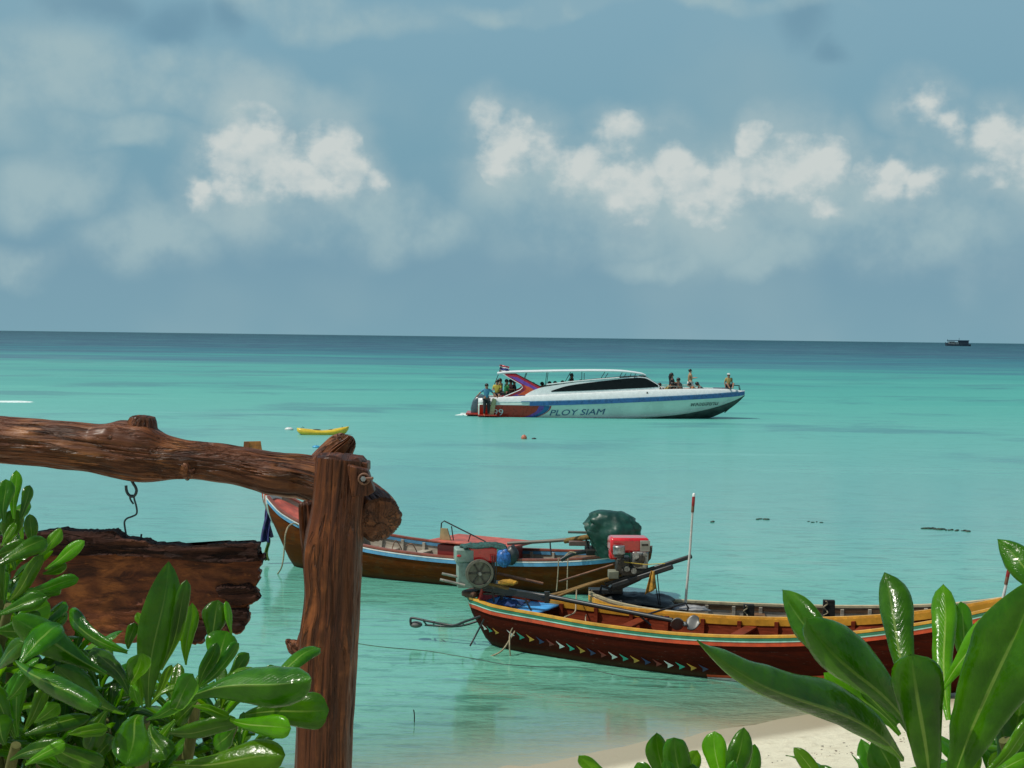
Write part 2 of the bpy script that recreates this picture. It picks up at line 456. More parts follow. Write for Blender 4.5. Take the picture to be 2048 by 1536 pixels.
# ripples; rdark paints their dark facets into the colour
r1 = nt.noise(nt.vmath('MULTIPLY', pos, (1.6, 4.2, 1)), 1.0, 5, .62, .6)
r2 = nt.noise(nt.vmath('MULTIPLY', pos, (5.5, 13, 1)), 1.0, 5, .62, .5)
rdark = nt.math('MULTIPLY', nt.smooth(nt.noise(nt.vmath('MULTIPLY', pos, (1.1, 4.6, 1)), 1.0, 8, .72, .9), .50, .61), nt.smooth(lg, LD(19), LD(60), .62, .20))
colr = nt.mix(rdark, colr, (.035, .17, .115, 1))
fade = nt.smooth(lg, LD(14), LD(70), 1.0, .12)
hgt = nt.math('ADD', nt.math('MULTIPLY', r1, 2.6), nt.math('MULTIPLY', r2, .8))
calm = nt.smooth(nt.noise(nt.vmath('MULTIPLY', pos, (.16, .3, 1)), 1.0, 3, .5), .38, .62, .35, 1.0)
N = nt.bump(hgt, nt.math('MULTIPLY', fade, nt.math('MULTIPLY', calm, nt.smooth(lg, LD(17.5), LD(24), .95, .28))), .035)
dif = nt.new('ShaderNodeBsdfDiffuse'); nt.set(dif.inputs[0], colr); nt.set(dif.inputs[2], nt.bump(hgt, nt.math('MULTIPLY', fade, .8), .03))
glo = nt.new('ShaderNodeBsdfGlossy'); glo.inputs[0].default_value = (.92, .97, 1, 1); nt.set(glo.inputs[1], nt.smooth(lg, LD(15), LD(120), .10, .30)); nt.set(glo.inputs[2], N)
tr = nt.new('ShaderNodeBsdfTransparent'); nt.set(tr.inputs[0], nt.mix(nt.smooth(s_, 0, 4), (.97, 1, .98, 1), (.78, .95, .88, 1)))
thick = nt.smooth(s_, -.1, 3.6)
thick = nt.math('POWER', thick, .55)
under = nt.new('ShaderNodeMixShader'); nt.set(under.inputs[0], nt.math('MULTIPLY', thick, .97)); nt.l.new(tr.outputs[0], under.inputs[1]); nt.l.new(dif.outputs[0], under.inputs[2])
lw = nt.new('ShaderNodeFresnel'); lw.inputs[0].default_value = 1.42; nt.set(lw.inputs[1], N)
rf = nt.math('MINIMUM', nt.math('MULTIPLY', lw.outputs[0], 1.0), nt.smooth(lg, LD(24), LD(110), .62, .14))
rf = nt.math('MULTIPLY', rf, nt.smooth(lg, LD(170), LD(420), 1.0, .35))
mx = nt.new('ShaderNodeMixShader'); nt.set(mx.inputs[0], rf); nt.l.new(under.outputs[0], mx.inputs[1]); nt.l.new(glo.outputs[0], mx.inputs[2])
nt.l.new(mx.outputs[0], out.inputs[0])
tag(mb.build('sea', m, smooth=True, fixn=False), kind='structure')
# ---------------------------------------------------------------- materials for boats
def wood_mat(name, dark, light, rough=.55, scale=6, stretch=(1, 9, 9), bump=.35, dirt=None, dirtf=.0, coat=0.0, seams=False):
    if name in MATS: return MATS[name]
    m, nt, out = newmat(name)
    p = nt.new('ShaderNodeBsdfPrincipled'); tc = nt.new('ShaderNodeTexCoord'); p.inputs['Specular IOR Level'].default_value = .08
    v = nt.vmath('MULTIPLY', tc.outputs['Object'], stretch)
    n = nt.noise(v, scale, 7, .65, .4); n2 = nt.noise(v, scale * 5, 4, .7); n3 = nt.noise(tc.outputs['Object'], 1.7, 4, .6)
    c = nt.mix(nt.smooth(n, .3, .7), (*dark, 1), (*light, 1))
    c = nt.mix(nt.smooth(n2, .5, .8, 0, .45), c, (*[q * .4 for q in dark], 1))
    c = nt.mix(nt.smooth(n3, .45, .8, 0, .4), c, (*[q * .6 for q in light], 1))
    if dirt: c = nt.mix(nt.math('MULTIPLY', nt.smooth(nt.noise(tc.outputs['Object'], 4, 6, .7), .48, .66), dirtf), c, (*dirt, 1))
    if seams:
        zz = nt.math('ADD', nt.sep(tc.outputs['Object'])[2], nt.math('MULTIPLY', nt.noise(tc.outputs['Object'], .8, 2, .5), .05))
        fr_ = nt.math('FRACT', nt.math('MULTIPLY', zz, 6.6)); seam = nt.math('MULTIPLY', nt.smooth(fr_, .0, .045, 1, 0), nt.smooth(n3, .35, .6, .35, 1))
        c = nt.mix(nt.math('MULTIPLY', seam, .6), c, (.012, .008, .005, 1))
        wl = nt.smooth(nt.math('ADD', zz, nt.math('MULTIPLY', n3, .10)), .10, .20, .75, 0); c = nt.mix(wl, c, (.045, .034, .016, 1))
        scuff = nt.math('MULTIPLY', nt.smooth(nt.noise(nt.vmath('MULTIPLY', tc.outputs['Object'], (1, 1, 5)), 9, 6, .75), .60, .70), .35); c = nt.mix(scuff, c, (.22, .16, .12, 1))
    nt.set(p.inputs['Base Color'], c); nt.set(p.inputs['Roughness'], nt.smooth(n, .2, .8, rough - .12, min(1, rough + .12)))
    p.inputs['Coat Weight'].default_value = coat; p.inputs['Coat Roughness'].default_value = .15
    nt.set(p.inputs['Normal'], nt.bump(nt.math('ADD', n, nt.math('MULTIPLY', n2, .4)), bump, .01))
    nt.l.new(p.outputs[0], out.inputs[0]); MATS[name] = m; return m
WHITE = mat('white_paint', (.62, .64, .62), .4, dirt=(.3, .27, .2), dirtf=.4, nscale=3)
LBLUE = mat('light_blue_paint', (.09, .28, .46), .45, dirt=(.05, .1, .14), dirtf=.4, nscale=3)
REDBR = mat('red_brown_paint', (.24, .06, .035), .45, dirt=(.1, .05, .03), dirtf=.4)
SALMON = mat('faded_red_paint', (.42, .085, .055), .55, var=.2, dirt=(.25, .1, .07), dirtf=.5)
HULLA = wood_mat('brown_hull', (.075, .018, .002), (.125, .032, .004), .75, 3, (1, 1, 7), .2, dirt=(.07, .05, .02), dirtf=.4, seams=True)
HULLB = wood_mat('maroon_hull', (.030, .0035, .001), (.058, .007, .002), .75, 3, (1, 1, 7), .2, seams=True)
HULLC = wood_mat('weathered_white_hull', (.34, .33, .29), (.5, .48, .43), .6, 4, (1, 1, 7), .2, seams=True)
INGREY = wood_mat('grey_inner_wood', (.26, .22, .17), (.42, .37, .30), .75, 5, (1, 1, 6), .4)
INRED = wood_mat('red_inner_wood', (.11, .02, .008), (.22, .04, .016), .6, 5, (1, 1, 6), .3)
INBRN = wood_mat('brown_inner_wood', (.10, .055, .03), (.2, .12, .07), .7, 5, (1, 1, 6), .4)
DECK = wood_mat('pale_deck_wood', (.33, .29, .23), (.5, .46, .38), .75, 5, (1, 7, 1), .4, dirt=(.2, .17, .12), dirtf=.5)
YEL = mat('yellow_paint', (.60, .30, .03), .42, dirt=(.3, .15, .03), dirtf=.35)
GRN = mat('green_paint', (.018, .15, .075), .4, dirt=(.02, .08, .05), dirtf=.4)
MINT = mat('mint_paint', (.30, .58, .48), .45, dirt=(.2, .3, .22), dirtf=.3)
ORNG = mat('orange_red_paint', (.50, .055, .010), .42, dirt=(.2, .04, .015), dirtf=.4)
BLUE = mat('blue_paint', (.05, .30, .62), .45, var=.15)
DBLUE = mat('dark_blue_cloth', (.012, .035, .12), .85, var=.3, nscale=14, bump=.6)
BLACK = mat('black_metal', (.018, .022, .024), .42, metal=.2, dirt=(.06, .04, .025), dirtf=.4)
BLKWOOD = wood_mat('black_wood', (.012, .012, .011), (.03, .03, .028), .6)
STEEL = mat('grey_cast_metal', (.30, .31, .30), .38, metal=.75, var=.3, nscale=14, dirt=(.05, .045, .035), dirtf=.8, bump=.3)
DKMET = mat('oily_dark_metal', (.05, .048, .042), .4, metal=.5, var=.4, nscale=16, dirt=(.10, .06, .03), dirtf=.5, bump=.4)
GALV = mat('worn_galvanised_pipe', (.30, .29, .25), .5, metal=.3, var=.25, dirt=(.2, .1, .05), dirtf=.5)
RUST = mat('rusty_pipe', (.16, .075, .04), .7, var=.3, nscale=9)
ENRED = mat('red_enamel', (.55, .008, .012), .22, coat=.6, var=.1, dirt=(.12, .01, .01), dirtf=.4)
RADG = mat('pale_green_sheet', (.20, .28, .24), .45, dirt=(.1, .12, .1), dirtf=.6, nscale=7)
ROPE = mat('weathered_rope', (.30, .25, .16), .9, var=.25, nscale=60, bump=.8, bscale=200)
YROPE = mat('yellow_rag', (.36, .19, .02), .9, var=.3, nscale=15, bump=.6)
BAMB = wood_mat('bamboo_pole', (.12, .07, .022), (.24, .15, .055), .5, 6, (1, 9, 9), .3)
PALE = mat('white_pipe', (.55, .56, .52), .4, dirt=(.3, .28, .22), dirtf=.5)
TARPG = mat('green_tarpaulin', (.004, .042, .028), .40, var=.25, nscale=4, bump=.35, bscale=14)
TARPD = mat('dark_tarpaulin', (.022, .028, .03), .45, var=.3, nscale=5, bump=.4, bscale=12)

# ---------------------------------------------------------------- generic wooden longtail boat
class Boat:
    """rows: x, half beam at rim, rim height, half beam at bottom, bottom height; x runs from stern to bow"""
    def __init__(s, name, rows, loc, rz, label, hull, inner, cap, n=64, bulge=.16, thick=.045, floor=.10, group=None, capw=.06):
        s.rows = rows; s.root = empty(name, loc, rz); s.thick = thick; s.bulge = bulge
        tag(s.root, label, 'boat', group)
        x0, x1 = rows[0][0], rows[-1][0]; s.x0 = x0; s.x1 = x1
        mb = MB(); rings = []; K = 7
        for i in range(n + 1):
            x = x0 + (x1 - x0) * i / n
            L = [s.side(x, k / K, 0) for k in range(K + 1)]              # rim -> bottom on +y
            inn = []
            zb = interp(rows, x)[3]
            for k in range(K + 1):
                q = s.side(x, k / K, -thick)
                q.z = max(q.z, min(zb + floor, interp(rows, x)[1] - .01)); q.y = max(q.y, .004); inn.append(q)
            neg = lambda P: Vector((P.x, -P.y, P.z))
            ring = L + [neg(q) for q in reversed(L)] + [neg(q) for q in inn] + [q for q in reversed(inn)]
            rings.append(ring)
        no = 2 * (K + 1)
        mb.loft(rings, mif=lambda i, k: 0 if k < no - 1 else 1)
        s.hull = mb.build('hull', [hull, inner], s.root, smooth=True)
        for sd in (1, -1):
            mb = MB(); rings = []
            for i in range(n + 1):
                x = x0 + (x1 - x0) * i / n
                P = s.side(x, 0, 0); y0 = max(P.y - capw, .0); y1 = P.y + .018
                rings.append([Vector((x, sd * y0, P.z - .004)), Vector((x, sd * y1, P.z - .004)), Vector((x, sd * y1, P.z + .026)), Vector((x, sd * y0, P.z + .026))])
            mb.loft(rings).build('gunwale', cap, s.root)
    def side(s, x, v, off):
        yr, zr, yb, zb = interp(s.rows, x)
        y = yr + (yb - yr) * (v ** 1.7); z = zr + (zb - zr) * v
        y += s.bulge * min(yr, .5) * math.sin(math.pi * v) * .5
        return Vector((x, max(y + off * (1 - .3 * v), .0), z))
    def drop(s, x, d):
        yr, zr, yb, zb = interp(s.rows, x)
        return min(1, d / max(zr - zb, .05))
    def strake(s, name, d0, d1, m, off=.012, th=.02, sides=(1, -1), xa=None, xb=None, n=64, inner=False):
        xa = s.x0 if xa is None else xa; xb = s.x1 if xb is None else xb
        for sd in sides:
            mb = MB(); rings = []
            for i in range(n + 1):
                x = xa + (xb - xa) * i / n
                o = -s.thick - off if inner else off; o2 = o + (th if inner else -th)
                a = s.side(x, s.drop(x, d0), o); b = s.side(x, s.drop(x, d1), o)
                c = s.side(x, s.drop(x, d1), o2); d = s.side(x, s.drop(x, d0), o2)
                rings.append([Vector((p.x, sd * p.y, p.z)) for p in (a, b, c, d)])
            mb.loft(rings).build(name, m, s.root)
    def ribs(s, xs, m, w=.05, h=.05, name='rib'):
        for x in xs:
            for sd in (1, -1):
                mb = MB(); rings = []
                zb = interp(s.rows, x)[3]
                for k in range(9):
                    v = .04 + .8 * k / 8
                    rr = []
                    for dx, do in ((-w / 2, -s.thick + .01), (w / 2, -s.thick + .01), (w / 2, -s.thick - h), (-w / 2, -s.thick - h)):
                        q = s.side(x + dx, v, do); q.z = max(q.z, zb + .05); rr.append(Vector((q.x, sd * q.y, q.z)))
                    rings.append(rr)
                mb.loft(rings).build(name, m, s.root)
    def floor(s, xa, xb, z, m, n=5, name='floor_board', gap=.012):
        """boards running lengthwise"""
        for k in range(n):
            mb = MB(); rings = []; M = 14
            for i in range(M + 1):
                x = xa + (xb - xa) * i / M
                zb = interp(s.rows, x)[3]; zr = interp(s.rows, x)[1]
                v = min(.95, (zr - z(x)) / (zr - zb)); hw = max(s.side(x, v, -s.thick - .01).y, .02)
                y0 = -hw + 2 * hw * k / n + gap / 2; y1 = -hw + 2 * hw * (k + 1) / n - gap / 2; zz = z(x)
                rings.append([Vector((x, y0, zz)), Vector((x, y1, zz)), Vector((x, y1, zz - .025)), Vector((x, y0, zz - .025))])
            mb.loft(rings).build(name, m, s.root)
    def deck(s, xa, xb, z, m, name='deck_panel', crown=.0, M=16):
        mb = MB()
        def fn(u, v):
            x = xa + (xb - xa) * u; zr = interp(s.rows, x)[1]; zb = interp(s.rows, x)[3]
            zz = z(x); hw = s.side(x, min(.95, max(0, (zr - zz) / (zr - zb))), -s.thick - .004).y
            t = 2 * v - 1
            return Vector((x, hw * t, zz + crown * (1 - t * t)))
        mb.grid(M, 8, fn)
        return mb.build(name, m, s.root, smooth=True, solid=.02, fixn=False)
    def thwart(s, x, z, m, w=.16, name='thwart'):
        zr = interp(s.rows, x)[1]; zb = interp(s.rows, x)[3]
        hw = s.side(x, (zr - z) / (zr - zb), -s.thick).y
        MB().box((x, 0, z), (w, hw * 2, .03)).build(name, m, s.root, bevel=.006)
    def P(s, x, y, z):
        return s.root.matrix_basis @ Vector((x, y, z))

def rope(name, pts, r=.012, m=None, parent=None, label=None, cat=None, n=6, world=True, k=6):
    mb = MB(); mb.tube([Vector(p) for p in sm(pts, k)], r, n)
    o = mb.build(name, m or ROPE, parent, world=world and parent is not None, smooth=True)
    if label: tag(o, label, cat or 'rope')
    return o

# ================================================================ rear boat: brown with blue stripe
bw = water_at(590, 1138); sw = water_at(1190, 1192)
dA = (bw - sw); LA = Vector((dA.x, dA.y, 0)).length; rzA = math.atan2(dA.y, dA.x)
rowsA = [(-1.02, .10, .80, .04, .62), (-.85, .22, .76, .07, .42), (-.5, .37, .68, .13, .12), (0, .50, .61, .20, -.06), (.8, .62, .545, .27, -.16), (2.0, .70, .50, .34, -.20), (3.2, .70, .52, .34, -.20),
         (4.2, .64, .60, .27, -.18), (5.0, .58, .78, .16, -.12), (LA, .46, 1.02, .05, .0), (LA + .35, .31, 1.20, .03, .55), (LA + .62, .13, 1.33, .02, 1.02), (LA + .70, .07, 1.36, .015, 1.22)]
A = Boat('longtail_boat', rowsA, (sw.x - .05, sw.y + .38, 0), rzA, 'brown longtail boat with light blue stripe and high red bow, farthest of three moored boats', HULLA, INGREY, REDBR, group='wooden longtail boats at the shore')
A.strake('white_trim', .015, .034, WHITE, off=.022)
A.strake('blue_trim', .036, .095, LBLUE, off=.018)
A.strake('inner_trim', .02, .07, LBLUE, inner=True, off=.02, xa=-.6, xb=LA + .1)
A.strake('boot_stripe', .0, .06, WHITE, xa=LA - .9, xb=LA + .05) if False else None
A.ribs([.9 + .42 * i for i in range(11)], DECK)
A.floor(.7, LA - .9, lambda x: .22, DECK, 6)
A.deck(LA - 1.15, LA + .5, lambda x: interp(rowsA, x)[1] - .10, SALMON, 'foredeck', crown=.05)
A.thwart(4.0, .36, DECK, .2); A.thwart(3.35, .36, DECK, .16)
# stern deck
A.deck(-.85, .55, lambda x: interp(rowsA, x)[1] - .07, INBRN, 'stern_deck')
# bow band: white and orange wraps
for k, (d, mm) in enumerate(((.46, WHITE), (.50, ORNG), (.55, WHITE), (.60, ORNG))):
    x = LA + d
    mb = MB(); P0 = [A.side(x, v, .03) for v in (0, .3, .6, 1)]
    ring = lambda dx: [Vector((p.x + dx, p.y, p.z + .02)) for p in P0] + [Vector((p.x + dx, -p.y, p.z + .02)) for p in reversed(P0)]
    mb.loft([ring(-.02), ring(.02)]); mb.build('bow_band', mm, A.root)
# red chest amidships with a lid
cx = 2.0
ch = MB().box((cx + .02, .0, .44), (1.15, 1.0, .46)).build('storage_chest', mat('dark_red_paint', (.22, .02, .015), .5), None, bevel=.01)
ch.location = (0, 0, 0)
def local_obj(o, boat):    # things that stand in a boat are their own: give them the boat's transform
    o.location = boat.root.location; o.rotation_euler = boat.root.rotation_euler
local_obj(ch, A); tag(ch, 'dark red storage chest under a faded red lid in the farthest longtail boat', 'chest')
lid = MB().box((cx - .02, -.02, .70), (1.50, 1.16, .035), rot=(math.radians(2), math.radians(-1), 0)).build('chest_lid', SALMON, ch, bevel=.008)
MB().box((cx + .12, -.42, .36), (.12, .02, .2)).build('latch', STEEL, ch)
# small folding seat frame behind the lid
fr = empty('seat_frame', A.P(cx + .25, .38, .72), rzA); tag(fr, 'bent metal pipe frame with a wooden backrest, standing behind the faded red lid', 'frame')
MB().tube([(.35, 0, 0), (.33, 0, .30), (.28, 0, .34), (-.5, 0, .04)], .012, 8).build('pipe', BLACK, fr)
MB().tube([(.10, 0, .02), (.14, 0, .26)], .010, 8).build('strut', BLACK, fr)
MB().tube([(-.18, 0, .02), (-.22, 0, .15)], .010, 8).build('strut', BLACK, fr)
MB().prism([(.34, .02, 0), (.12, .02, 0), (.20, .02, .22), (.32, .02, .22)], (0, .03, 0)).build('backrest', mat('tan_board', (.30, .21, .10), .6), fr)
# bags heaped by the chest
def sack(name, c, r, m, label, seed, knob=.16):
    def fn(d):
        return knob * noise.noise(d * 2.2 + Vector((seed, 0, 0))) + knob * .5 * noise.noise(d * 5 + Vector((0, seed, 0)))
    o = MB().ball((0, 0, 0), r, 22, 14, fn).build(name, m, smooth=True)
    o.location = c; return tag(o, label, 'bag')
sack('bag', at(984, 1106, 23.4), (.26, .22, .13), mat('teal_cloth', (.03, .16, .14), .8, var=.35, nscale=12, bump=.6), 'dull teal cloth bundle lying on the farthest boat next to a blue sack', 3)
bs = sack('bag', at(1008, 1116, 23.2), (.13, .13, .15), mat('blue_plastic', (.02, .10, .30), .35, var=.4, nscale=22, bump=.5), 'crumpled bright blue plastic sack between the teal bundle and the black bag', 5)
sack('bag', at(1024, 1110, 23.25), (.11, .12, .16), TARPD, 'black rounded bag at the right end of the bundles in the farthest boat', 8)
# wire hoops on the pale inner deck
for i, (a, b, c) in enumerate((((783, 1105), (792, 1081), (806, 1107)), ((812, 1092), (824, 1088), (836, 1112)))):
    Y = 24.3
    o = rope('wire_hoop', [at(*a, Y), at((a[0] + b[0]) / 2 - 2, (a[1] + b[1]) / 2, Y), at(*b, Y), at((c[0] + b[0]) / 2 + 2, (c[1] + b[1]) / 2, Y), at(*c, Y)], .009, RUST)
    tag(o, ('left' if i == 0 else 'right') + ' bent metal hoop on the pale floor of the farthest boat', 'hoop', 'bent metal hoops in the farthest boat')
# scarf hanging from the bow
tip = A.P(LA + .60, 0, 1.28)
sc = empty('bow_scarf', tip); tag(sc, 'dark blue cloth scarf with a green tail hanging from the high red bow', 'scarf')
def ribbon(name, w0, w1, z0, z1, m, seed, dx=0, dy=-.10):
    mb = MB()
    def fn(u, v):
        ww = w0 + (w1 - w0) * v; z = z0 + (z1 - z0) * v
        return Vector(((u - .5) * ww + dx * v + .03 * math.sin(v * 5 + seed), dy + .035 * math.sin(u * 9 + v * 3 + seed) * (0.4 + v), z))
    mb.grid(14, 18, fn); return mb.build(name, m, sc, smooth=True, solid=.008, fixn=False)
NAVY = mat('navy_cloth', (.02, .022, .11), .7, var=.35, nscale=7, bump=.4)
ribbon('scarf_cloth', .07, .17, .0, -.88, NAVY, 0)
ribbon('scarf_cloth', .05, .10, -.0, -.80, mat('violet_cloth', (.07, .03, .12), .7), 2, dx=.04, dy=-.05)
ribbon('green_tail', .06, .075, -.80, -1.22, mat('olive_cloth', (.10, .17, .03), .7), 1, dx=.02, dy=-.07)
rope('mooring_rope', [at(598, 1052, 25.1), at(588, 1047, 24.9), at(577, 1053, 24.8), at(571, 1068, 24.7), at(569, 1090, 24.7), at(567, 1115, 24.7), at(563, 1135, 24.7), at(555, 1148, 24.8), at(548, 1156, 24.9)], .014, ROPE,
     label='loose rope looping over the side of the blue striped bow into the water', cat='rope')

# ================================================================ front boat: maroon with coloured stripes and arrow marks
swB = water_at(985, 1297); kB = water_at(1690, 1385)
dB = kB - swB; rzB = math.atan2(dB.y, dB.x)
rowsB = [(-.38, .16, .66, .05, .46), (-.30, .30, .655, .07, .34), (-.12, .38, .645, .12, .08), (.15, .45, .635, .18, -.06), (.8, .53, .61, .26, -.14), (1.8, .62, .575, .34, -.17), (3.0, .66, .59, .36, -.16),
         (4.2, .64, .69, .30, -.10), (5.2, .56, .85, .2, -.02), (6.2, .42, 1.10, .1, .12), (7.1, .24, 1.42, .04, .45), (7.7, .10, 1.72, .02, 1.0), (7.85, .05, 1.82, .015, 1.4)]
for r_i, r_ in enumerate(rowsB): rowsB[r_i] = (r_[0], r_[1], r_[2] - (.045 if r_[0] > -.1 else .02), r_[3], r_[4])
B = Boat('longtail_boat', rowsB, (swB.x + .06, swB.y + .36, 0), rzB, 'nearest longtail boat, dark maroon with yellow, green and orange stripes above arrow marks', HULLB, INRED, YEL, group='wooden longtail boats at the shore', capw=.032)
B.strake('green_trim', .010, .038, GRN, off=.026, sides=(1, -1)); B.strake('mint_trim', .040, .055, MINT, off=.024); B.strake('orange_trim', .057, .108, ORNG, off=.018)
B.strake('inner_yellow_trim', .0, .085, YEL, inner=True, off=.012, xa=.5, xb=7.2)
B.strake('orange_keel_stripe', .50, .535, ORNG, xa=3.2, xb=4.7, off=.010); B.strake('white_keel_stripe', .54, .60, WHITE, xa=3.2, xb=4.7, off=.010)
B.ribs([.75 + .5 * i for i in range(11)], INRED)
B.floor(.5, 5.2, lambda x: .06 + max(0, x - 4) * .06, INRED, 6)
B.deck(-.25, .72, lambda x: interp(rowsB, x)[1] - .055, BLUE, 'stern_deck')
# plain bleached section of the far gunwale near the stern
B.thwart(1.9, .42, INRED); B.thwart(3.4, .46, INRED); B.thwart(4.9, .62, INRED)
# stern block with red inner board
mb = MB(); ring = []
tb = MB().prism([(-.48, -.17, .62), (-.48, .17, .62), (-.36, .31, .645), (-.16, .40, .655), (-.16, -.40, .655), (-.36, -.31, .645)], (0, 0, .085)).build('stern_board', wood_mat('grey_brown_plank', (.07, .035, .022), (.12, .065, .045), .6), B.root, bevel=.03)
mb = MB().prism([(-.14, -.33, .60), (-.14, .33, .60), (-.10, .30, .80), (-.10, -.30, .80)], (.03, 0, 0)).build('transom_board', mat('bright_red_paint', (.36, .025, .012), .5), B.root)
# arrow marks in five repeating colours
arrow_cols = [mat('arrow_white', (.6, .62, .6), .5), mat('arrow_teal', (.03, .30, .22), .5), mat('arrow_yellow', (.5, .26, .03), .5), mat('arrow_blue', (.010, .02, .085), .5), mat('arrow_red', (.17, .014, .008), .5)]
def arrow(x, d, m, s=.098):
    pts = [(-.58, .5), (-.02, .22), (.66, -.08), (-.2, -.52), (-.10, -.02)]
    mb = MB(); vs = []
    for o_ in (.006, .012):
        for (a, b) in pts:
            xx = x + a * s; q = B.side(xx, B.drop(xx, d - b * s), o_); vs.append(Vector((q.x, -q.y, q.z)))
    n = len(pts)
    mb.add(vs, [tuple(range(n, 2 * n)), tuple(reversed(range(n)))] + [(i, (i + 1) % n, n + (i + 1) % n, n + i) for i in range(n)])
    mb.build('arrow_mark', m, B.root)
k = 0
for x in [-.02, .08, .19]:
    arrow(x, .34, arrow_cols[k % 5], .08); k += 1
for i in range(19): arrow(.44 + i * .152, .325 + i * .005, arrow_cols[i % 5])

# ================================================================ middle boat
sC = Vector((1.12, 19.95, 0)); rzC = math.radians(-7)
rowsC = [(0, .06, .62, .03, .42), (.12, .18, .59, .06, .2), (.4, .33, .53, .12, -.02), (.9, .44, .47, .2, -.12), (1.8, .52, .43, .28, -.16), (3.0, .56, .42, .32, -.17), (4.2, .54, .46, .28, -.14), (5.2, .44, .56, .18, -.06), (6.0, .3, .74, .1, .1), (6.6, .12, .98, .03, .6), (6.75, .06, 1.05, .02, .8)]
C = Boat('longtail_boat', rowsC, (sC.x, sC.y, 0), rzC, 'low weathered longtail boat with white side lying between the maroon boat and the open water', HULLC, INGREY, mat('faded_cream_paint', (.42, .36, .22), .6, dirt=(.2, .15, .1), dirtf=.6), group='wooden longtail boats at the shore')
C.strake('orange_trim', .03, .10, YEL, off=.02, sides=(-1,)); C.strake('brown_trim', .01, .05, REDBR, off=.02, sides=(1,)); C.strake('inner_brown_trim', .02, .08, INBRN, inner=True)
C.ribs([.9 + .38 * i for i in range(13)], DECK, w=.045)
C.floor(.6, 5.4, lambda x: .02, INBRN, 5)
C.deck(.12, .95, lambda x: interp(rowsC, x)[1] - .06, mat('dusty_blue_paint', (.05, .11, .2), .6, dirt=(.12, .09, .06), dirtf=.6), 'stern_deck')
C.thwart(2.4, .30, INBRN); C.thwart(4.2, .3, INBRN)
for (px, py0, py1, w_) in ((1497, 1209, 1252, .15), (1657, 1200, 1248, .16)):
    a = at(px, py1, 19.55); b = at(px, py0, 19.55)
    r = empty('mooring_post', a, rzC); tag(r, 'black square post on the middle boat, ' + ('left one, wound with pale rope' if px < 1600 else 'right one nearest the big leaves'), 'post', 'black posts on the middle boat')
    MB().box((0, 0, (b.z - a.z) / 2), (w_, .09, b.z - a.z)).build('post', BLKWOOD, r, bevel=.006)
    pts = [Vector((-.3 * w_ + .2 * w_ * math.sin(t * 2.1), -.055 - .012 * math.cos(t * 3), (b.z - a.z) * (.98 - t * .12))) for t in range(6)]
    MB().tube(sm(pts, 4), .009, 6).build('rope_wrap', ROPE, r)
# crumpled white cloth and dark tarp at its stern
def cloth(name, c, size, rz, m, label, seed, amp=.1, cat='cloth', nu=26, nv=18, hump=.12):
    mb = MB()
    def fn(u, v):
        x = (u - .5); y = (v - .5)
        k = (1 - (2 * x) ** 2) * (1 - (2 * y) ** 2)
        z = hump * max(k, 0) ** .5 + amp * noise.noise(Vector((x * 4 + seed, y * 4, seed))) + amp * .6 * abs(noise.noise(Vector((x * 9, y * 9 + seed, 0))))
        e = 1 + .15 * noise.noise(Vector((x * 3, y * 3, seed + 5)))
        return Vector((x * size[0] * e, y * size[1] * e, z))
    mb.grid(nu, nv, fn); o = mb.build(name, m, smooth=True, solid=.008, fixn=False)
    o.location = c; o.rotation_euler = (0, 0, rz); return tag(o, label, cat)
cloth('tarpaulin', at(1268, 1205, 20.1), (1.15, .55), rzC, TARPD, 'dark crumpled tarpaulin spread over the stern of the middle boat', 3, .05, 'tarp', hump=.13)
cloth('cloth', at(1232, 1216, 19.7), (.55, .22), rzC - .15, mat('cream_cloth', (.5, .46, .36), .85, var=.2, bump=.5), 'small crumpled cream cloth on the stern of the middle boat', 9, .05, hump=.03)
cloth('cloth', at(1350, 1216, 20.0), (.9, .35), rzC, mat('grey_cloth', (.2, .2, .2), .85, var=.3), 'flat grey cloth beside the dark tarpaulin on the middle boat', 12, .03, hump=.03)

# ---------------------------------------------------------------- engines
def pbox(px0, py0, px1, py1, Y, depth, name, m, parent, bevel=.015, rz=0.0, taper=1):
    a = at(px0, py1, Y); b = at(px1, py0, Y)
    c = (a + b) / 2 + Vector((0, depth / 2, 0))
    return MB().box(c, (abs(b.x - a.x), depth, abs(b.z - a.z)), rot=(0, 0, rz), taper=taper).build(name, m, parent, world=True, bevel=bevel)
def pcyl(px, py, Y, r, depth, name, m, parent, n=24, axis=(0, 1, 0)):
    c = at(px, py, Y); return MB().cyl(c, c + Vector(axis).normalized() * depth, r, n).build(name, m, parent, world=True, smooth=True)
def ptube(pts, r, name, m, parent, n=8, k=0):
    P = [at(*p) for p in pts]
    if k: P = [Vector(q) for q in sm(P, k)]
    return MB().tube(P, r, n).build(name, m, parent, world=True, smooth=True)

# engine of the front boat: turned so that the shaft lies over the boat
YB = 19.25
E = empty('longtail_engine', at(1000, 1196, YB)); tag(E, 'longtail engine with large flywheel and pale green radiator on the maroon boat', 'engine', 'longtail engines')
u = YB / F
pbox(908, 1099, 947, 1126, YB - .10, .34, 'radiator_hood', RADG, E, .02, rz=.12)
pbox(913, 1126, 945, 1176, YB - .09, .32, 'radiator', RADG, E, .01, rz=.12)
o = MB().ball(at(918, 1112, YB - .135), (.032, .006, .018), 12, 8).build('oval_badge', ENRED, E, world=True, smooth=True)
pbox(934, 1093, 992, 1126, YB - .07, .34, 'fuel_tank', ENRED, E, .035, rz=.12)
pbox(938, 1123, 990, 1170, YB + .02, .24, 'crankcase', DKMET, E, .02)
fc = at(958, 1146, YB - .14); ax = Vector((.18, -1, .02)).normalized()
mb = MB()
t1 = ax.cross(Vector((0, 0, 1))).normalized(); t2 = ax.cross(t1)
